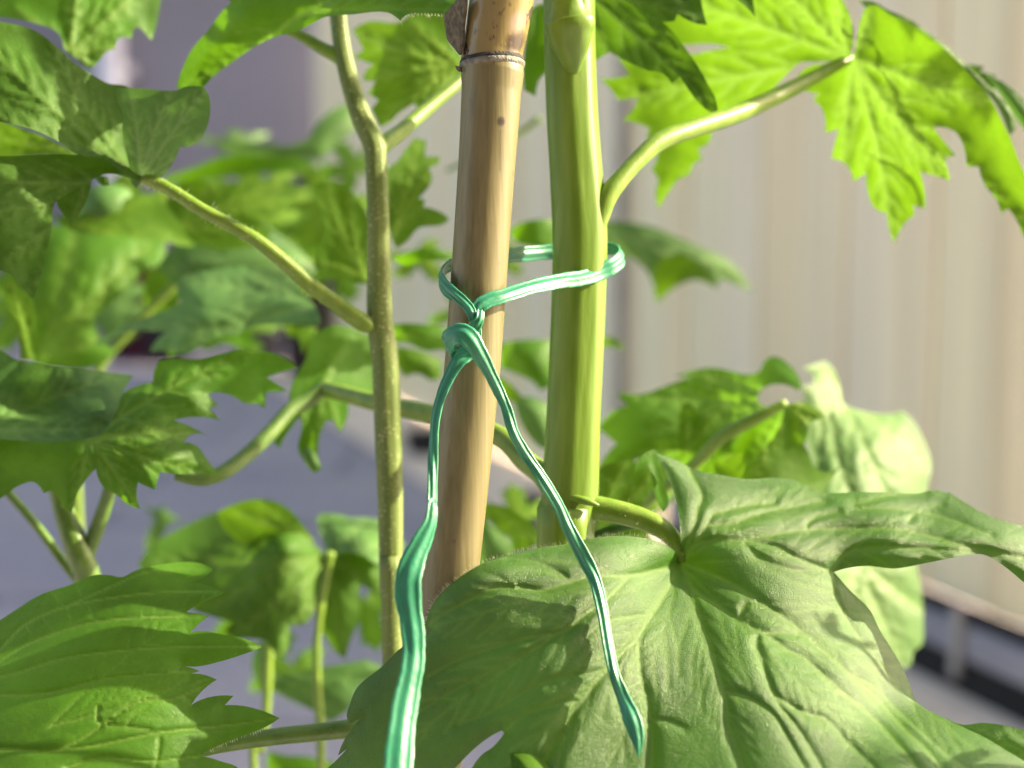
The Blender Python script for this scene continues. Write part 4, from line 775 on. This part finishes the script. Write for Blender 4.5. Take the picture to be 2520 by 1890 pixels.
W5 = Z(6, "868,742 950,718 1000,700 1062,770 1092,870 1112,960 1150,980 1250,1010 1400,1020 1460,1000 1530,1060 1580,1150 1622,1250 1642,1350 1622,1422 1600,1560 1500,1650 1100,1650 900,1560 940,1400 930,1330 900,1220 870,1120 880,1000 870,900 858,852 932,842 930,782")
leaf(PR, W5, 'pale', [(1990, 900, .50), (2060, 950, .505), (2200, 1010, .515), (2290, 1140, .51), (2270, 1250, .495), (2000, 1060, .49), (2050, 1200, .475), (2150, 1100, .49)], autoveins((2030, 920), [(2020, 1180), (2280, 1150), (2190, 1250), (2100, 1240)], 5, 1.4), step=9, relief=.0024, vw=14, curl=.004)
W6 = Z(9, "950,380 1540,400 1582,600 1592,800 1582,920 1532,962 1520,1032 1480,1062 1400,1000 1200,900 1000,600")
leaf(PR, W6, 'pale', [(2050, 1380, .50), (2250, 1380, .52), (2270, 1580, .515), (2220, 1640, .505), (2130, 1500, .50)], autoveins((2100, 1360), [(2225, 1635), (2265, 1500), (2120, 1560)], 5, 1.3), step=9, relief=.0024, vw=14)
# soft leaves between and behind
leaf(PR, Z(5, "1050,600 1150,580 1360,580 1380,850 1290,882 1250,832 1150,782 1050,742"), 'mid', (.52, 0, 0, .006), autoveins(Z(5, "1080,600")[0], [Z(5, "1280,870")[0]], 4), step=10)
leaf(PR, Z(5, "1040,790 1100,830 1190,930 1150,960 1060,900"), 'lime', (.50, 0, 0, .004), step=9, under=True)
leaf(PR, Z(5, "1140,930 1230,918 1380,1000 1380,1220 1300,1232 1220,1152 1150,1010"), 'pale', (.51, 0, 0, .004), step=9)
leaf(PR, Z(2, "1105,1385 1200,1330 1400,1325 1400,1480 1250,1482 1150,1455"), 'mid', (.50, 0, 0, .006), step=10, under=True)
K7 = [(p[0] * 1.139, p[1] * 1.139) for p in [(1290, 478), (1400, 488), (1500, 528), (1580, 568), (1625, 630), (1560, 602), (1548, 618), (1500, 596), (1470, 600), (1418, 645), (1400, 590), (1370, 560), (1330, 550), (1290, 530)]]
leaf(PR, K7, 'pale', (.60, 0, -.05, .008), autoveins((1480, 560), [(1840, 700), (1610, 720)], 4, 1.4), step=11)
leaf(PR, [(p[0] * 1.139, p[1] * 1.139) for p in [(1425, 560), (1470, 545), (1530, 590), (1550, 625), (1500, 605), (1475, 612), (1420, 655), (1412, 600)]], 'lime', (.595, 0, 0, .004), step=11, under=True)
leaf(PR, Z(5, "1660,560 1760,580 1800,640 1720,620 1660,620"), 'lime', (.55, 0, 0, .003), step=10, under=True)
tube(PR, 'petiole', [(1330, 290, .56, 16), (1290, 320, .56, 14), (1240, 350, .56, 12), (1100, 420, .57, 10)], 'petiole', nseg=12)

# ---- leaves above the frame that shade the left side, on stalks from the stem tops
def shade(parent, tgt, t, R, rot, top, seed, mat='mid', wob_=60):
    p = P(*tgt) + np.array(SUN) * t; rel = p - CAM; dz = rel @ FW; u = 1260 + FPX * (rel @ RT) / dz; v = 945 - FPX * (rel @ UP) / dz
    palmleaf(parent, u, v, dz, R, rot, mat, sq=.8, gx=.02, gy=-.03, seed=seed, under=True)
    tube(parent, 'petiole', [(*top, 26), ((top[0] + u) / 2, (top[1] + v) / 2 + 60, (top[2] + dz) / 2, 24), (u, v, dz, 18)], 'petiole', nseg=14)
shade(PS, (120, 120, .38), .16, 420, 150, (800, -300, .41), 5)
shade(PS, (120, 420, .375), .24, 330, 60, (800, -300, .41), 6)
shade(PM, (170, 1000, .39), .45, 360, 20, (1395, -300, .374), 7)
shade(PM, (300, 1080, .385), .52, 260, 250, (1395, -300, .374), 8)
shade(PM, (2440, 1830, .312), .10, 150, 200, (3600, 2400, .34), 9)
shade(PM, (2060, 1560, .347), .20, 120, 160, (3600, 2400, .37), 10)
shade(PS, (930, 200, .395), .22, 260, 200, (800, -300, .41), 11)
shade(PM, (935, 960, .395), .44, 260, 100, (1395, -300, .374), 12)
# ---- soft far leaves that close the background at left
for i, (u, v, d, R, rot, mt, sq) in enumerate([(330, 520, .66, 200, 200, 'lime', .6), (560, 640, .70, 220, 20, 'mid', .7), (760, 540, .64, 160, 160, 'mid', .7), (120, 620, .62, 240, 190, 'mid', .7), (640, 470, .62, 170, 190, 'lime', .5),
        (250, 760, .66, 220, 10, 'teal', .5), (640, 700, .60, 160, 30, 'lime', .6), (840, 640, .66, 150, 80, 'mid', .8), (560, 800, .64, 150, 60, 'mid', .6), (60, 760, .60, 190, 60, 'mid', .8), (480, 560, .70, 160, 340, 'pale', .5), (720, 400, .68, 170, 170, 'lime', .45), (820, 500, .60, 170, 120, 'lime', .8), (640, 560, .58, 170, 200, 'lime', .5), (720, 640, .62, 150, 140, 'lime', .6), (1030, 630, .60, 120, 60, 'lime', .6), (600, 350, .72, 120, 190, 'pale', .35), (880, 420, .66, 120, 240, 'mid', .8)]):
    palmleaf(PB, u, v, d, R, rot, mt, sq=sq, gy=-.06, seed=20 + i, under=i % 2 == 0)
for i, (u, v, d, R, rot, mt, sq) in enumerate([(620, 1480, .60, 190, 60, 'mid', .8), (760, 1420, .58, 170, 120, 'lime', .7), (900, 1480, .56, 160, 80, 'mid', .8), (720, 1640, .62, 150, 80, 'mid', .7), (560, 1430, .58, 150, 150, 'dark', .6)]):
    palmleaf(PQ, u, v, d, R, rot, mt, sq=sq, gy=-.04, seed=50 + i, under=i % 2 == 0)
for i, (u, v, d, R, rot, mt, sq) in enumerate([(1130, 760, .62, 130, 20, 'mid', .6), (1260, 640, .58, 110, 200, 'lime', .5), (1560, 1260, .54, 170, 200, 'lime', .7), (1650, 1180, .56, 200, 240, 'mid', .7), (1280, 1280, .56, 150, 200, 'lime', .7)]):
    palmleaf(PR, u, v, d, R, rot, mt, sq=sq, gy=-.04, seed=70 + i, under=i % 2 == 0)

# ================================================================== light
w = bpy.data.worlds.new("World"); S.world = w; w.use_nodes = True; nt = w.node_tree
bg = nt.nodes['Background']; sky = nt.nodes.new('ShaderNodeTexSky'); sky.sky_type = 'NISHITA'; sky.sun_disc = False
el = math.asin(SUN.z); az = math.atan2(SUN.x, SUN.y)
sky.sun_elevation = el; sky.sun_rotation = az; sky.air_density = 1.0; sky.dust_density = 3.0
nt.links.new(sky.outputs[0], bg.inputs[0]); bg.inputs[1].default_value = .125
sd = bpy.data.lights.new('sun', 'SUN'); sd.energy = 4.5; sd.angle = math.radians(.55); sd.color = (1, .93, .80)
so = bpy.data.objects.new('sun', sd); COL.objects.link(so); so.location = (2, 1, 2); so.rotation_euler = SUN.to_track_quat('Z', 'Y').to_euler()
S.view_settings.view_transform = 'Standard'; S.view_settings.look = 'None'; S.view_settings.exposure = 1.86; S.view_settings.use_white_balance = True; S.view_settings.white_balance_temperature = 8200; S.view_settings.white_balance_tint = 6; S.view_settings.gamma = 1
S.render.engine = 'CYCLES'; S.cycles.use_denoising = True; S.cycles.max_bounces = 10; S.cycles.transmission_bounces = 6; S.cycles.sample_clamp_indirect = 6
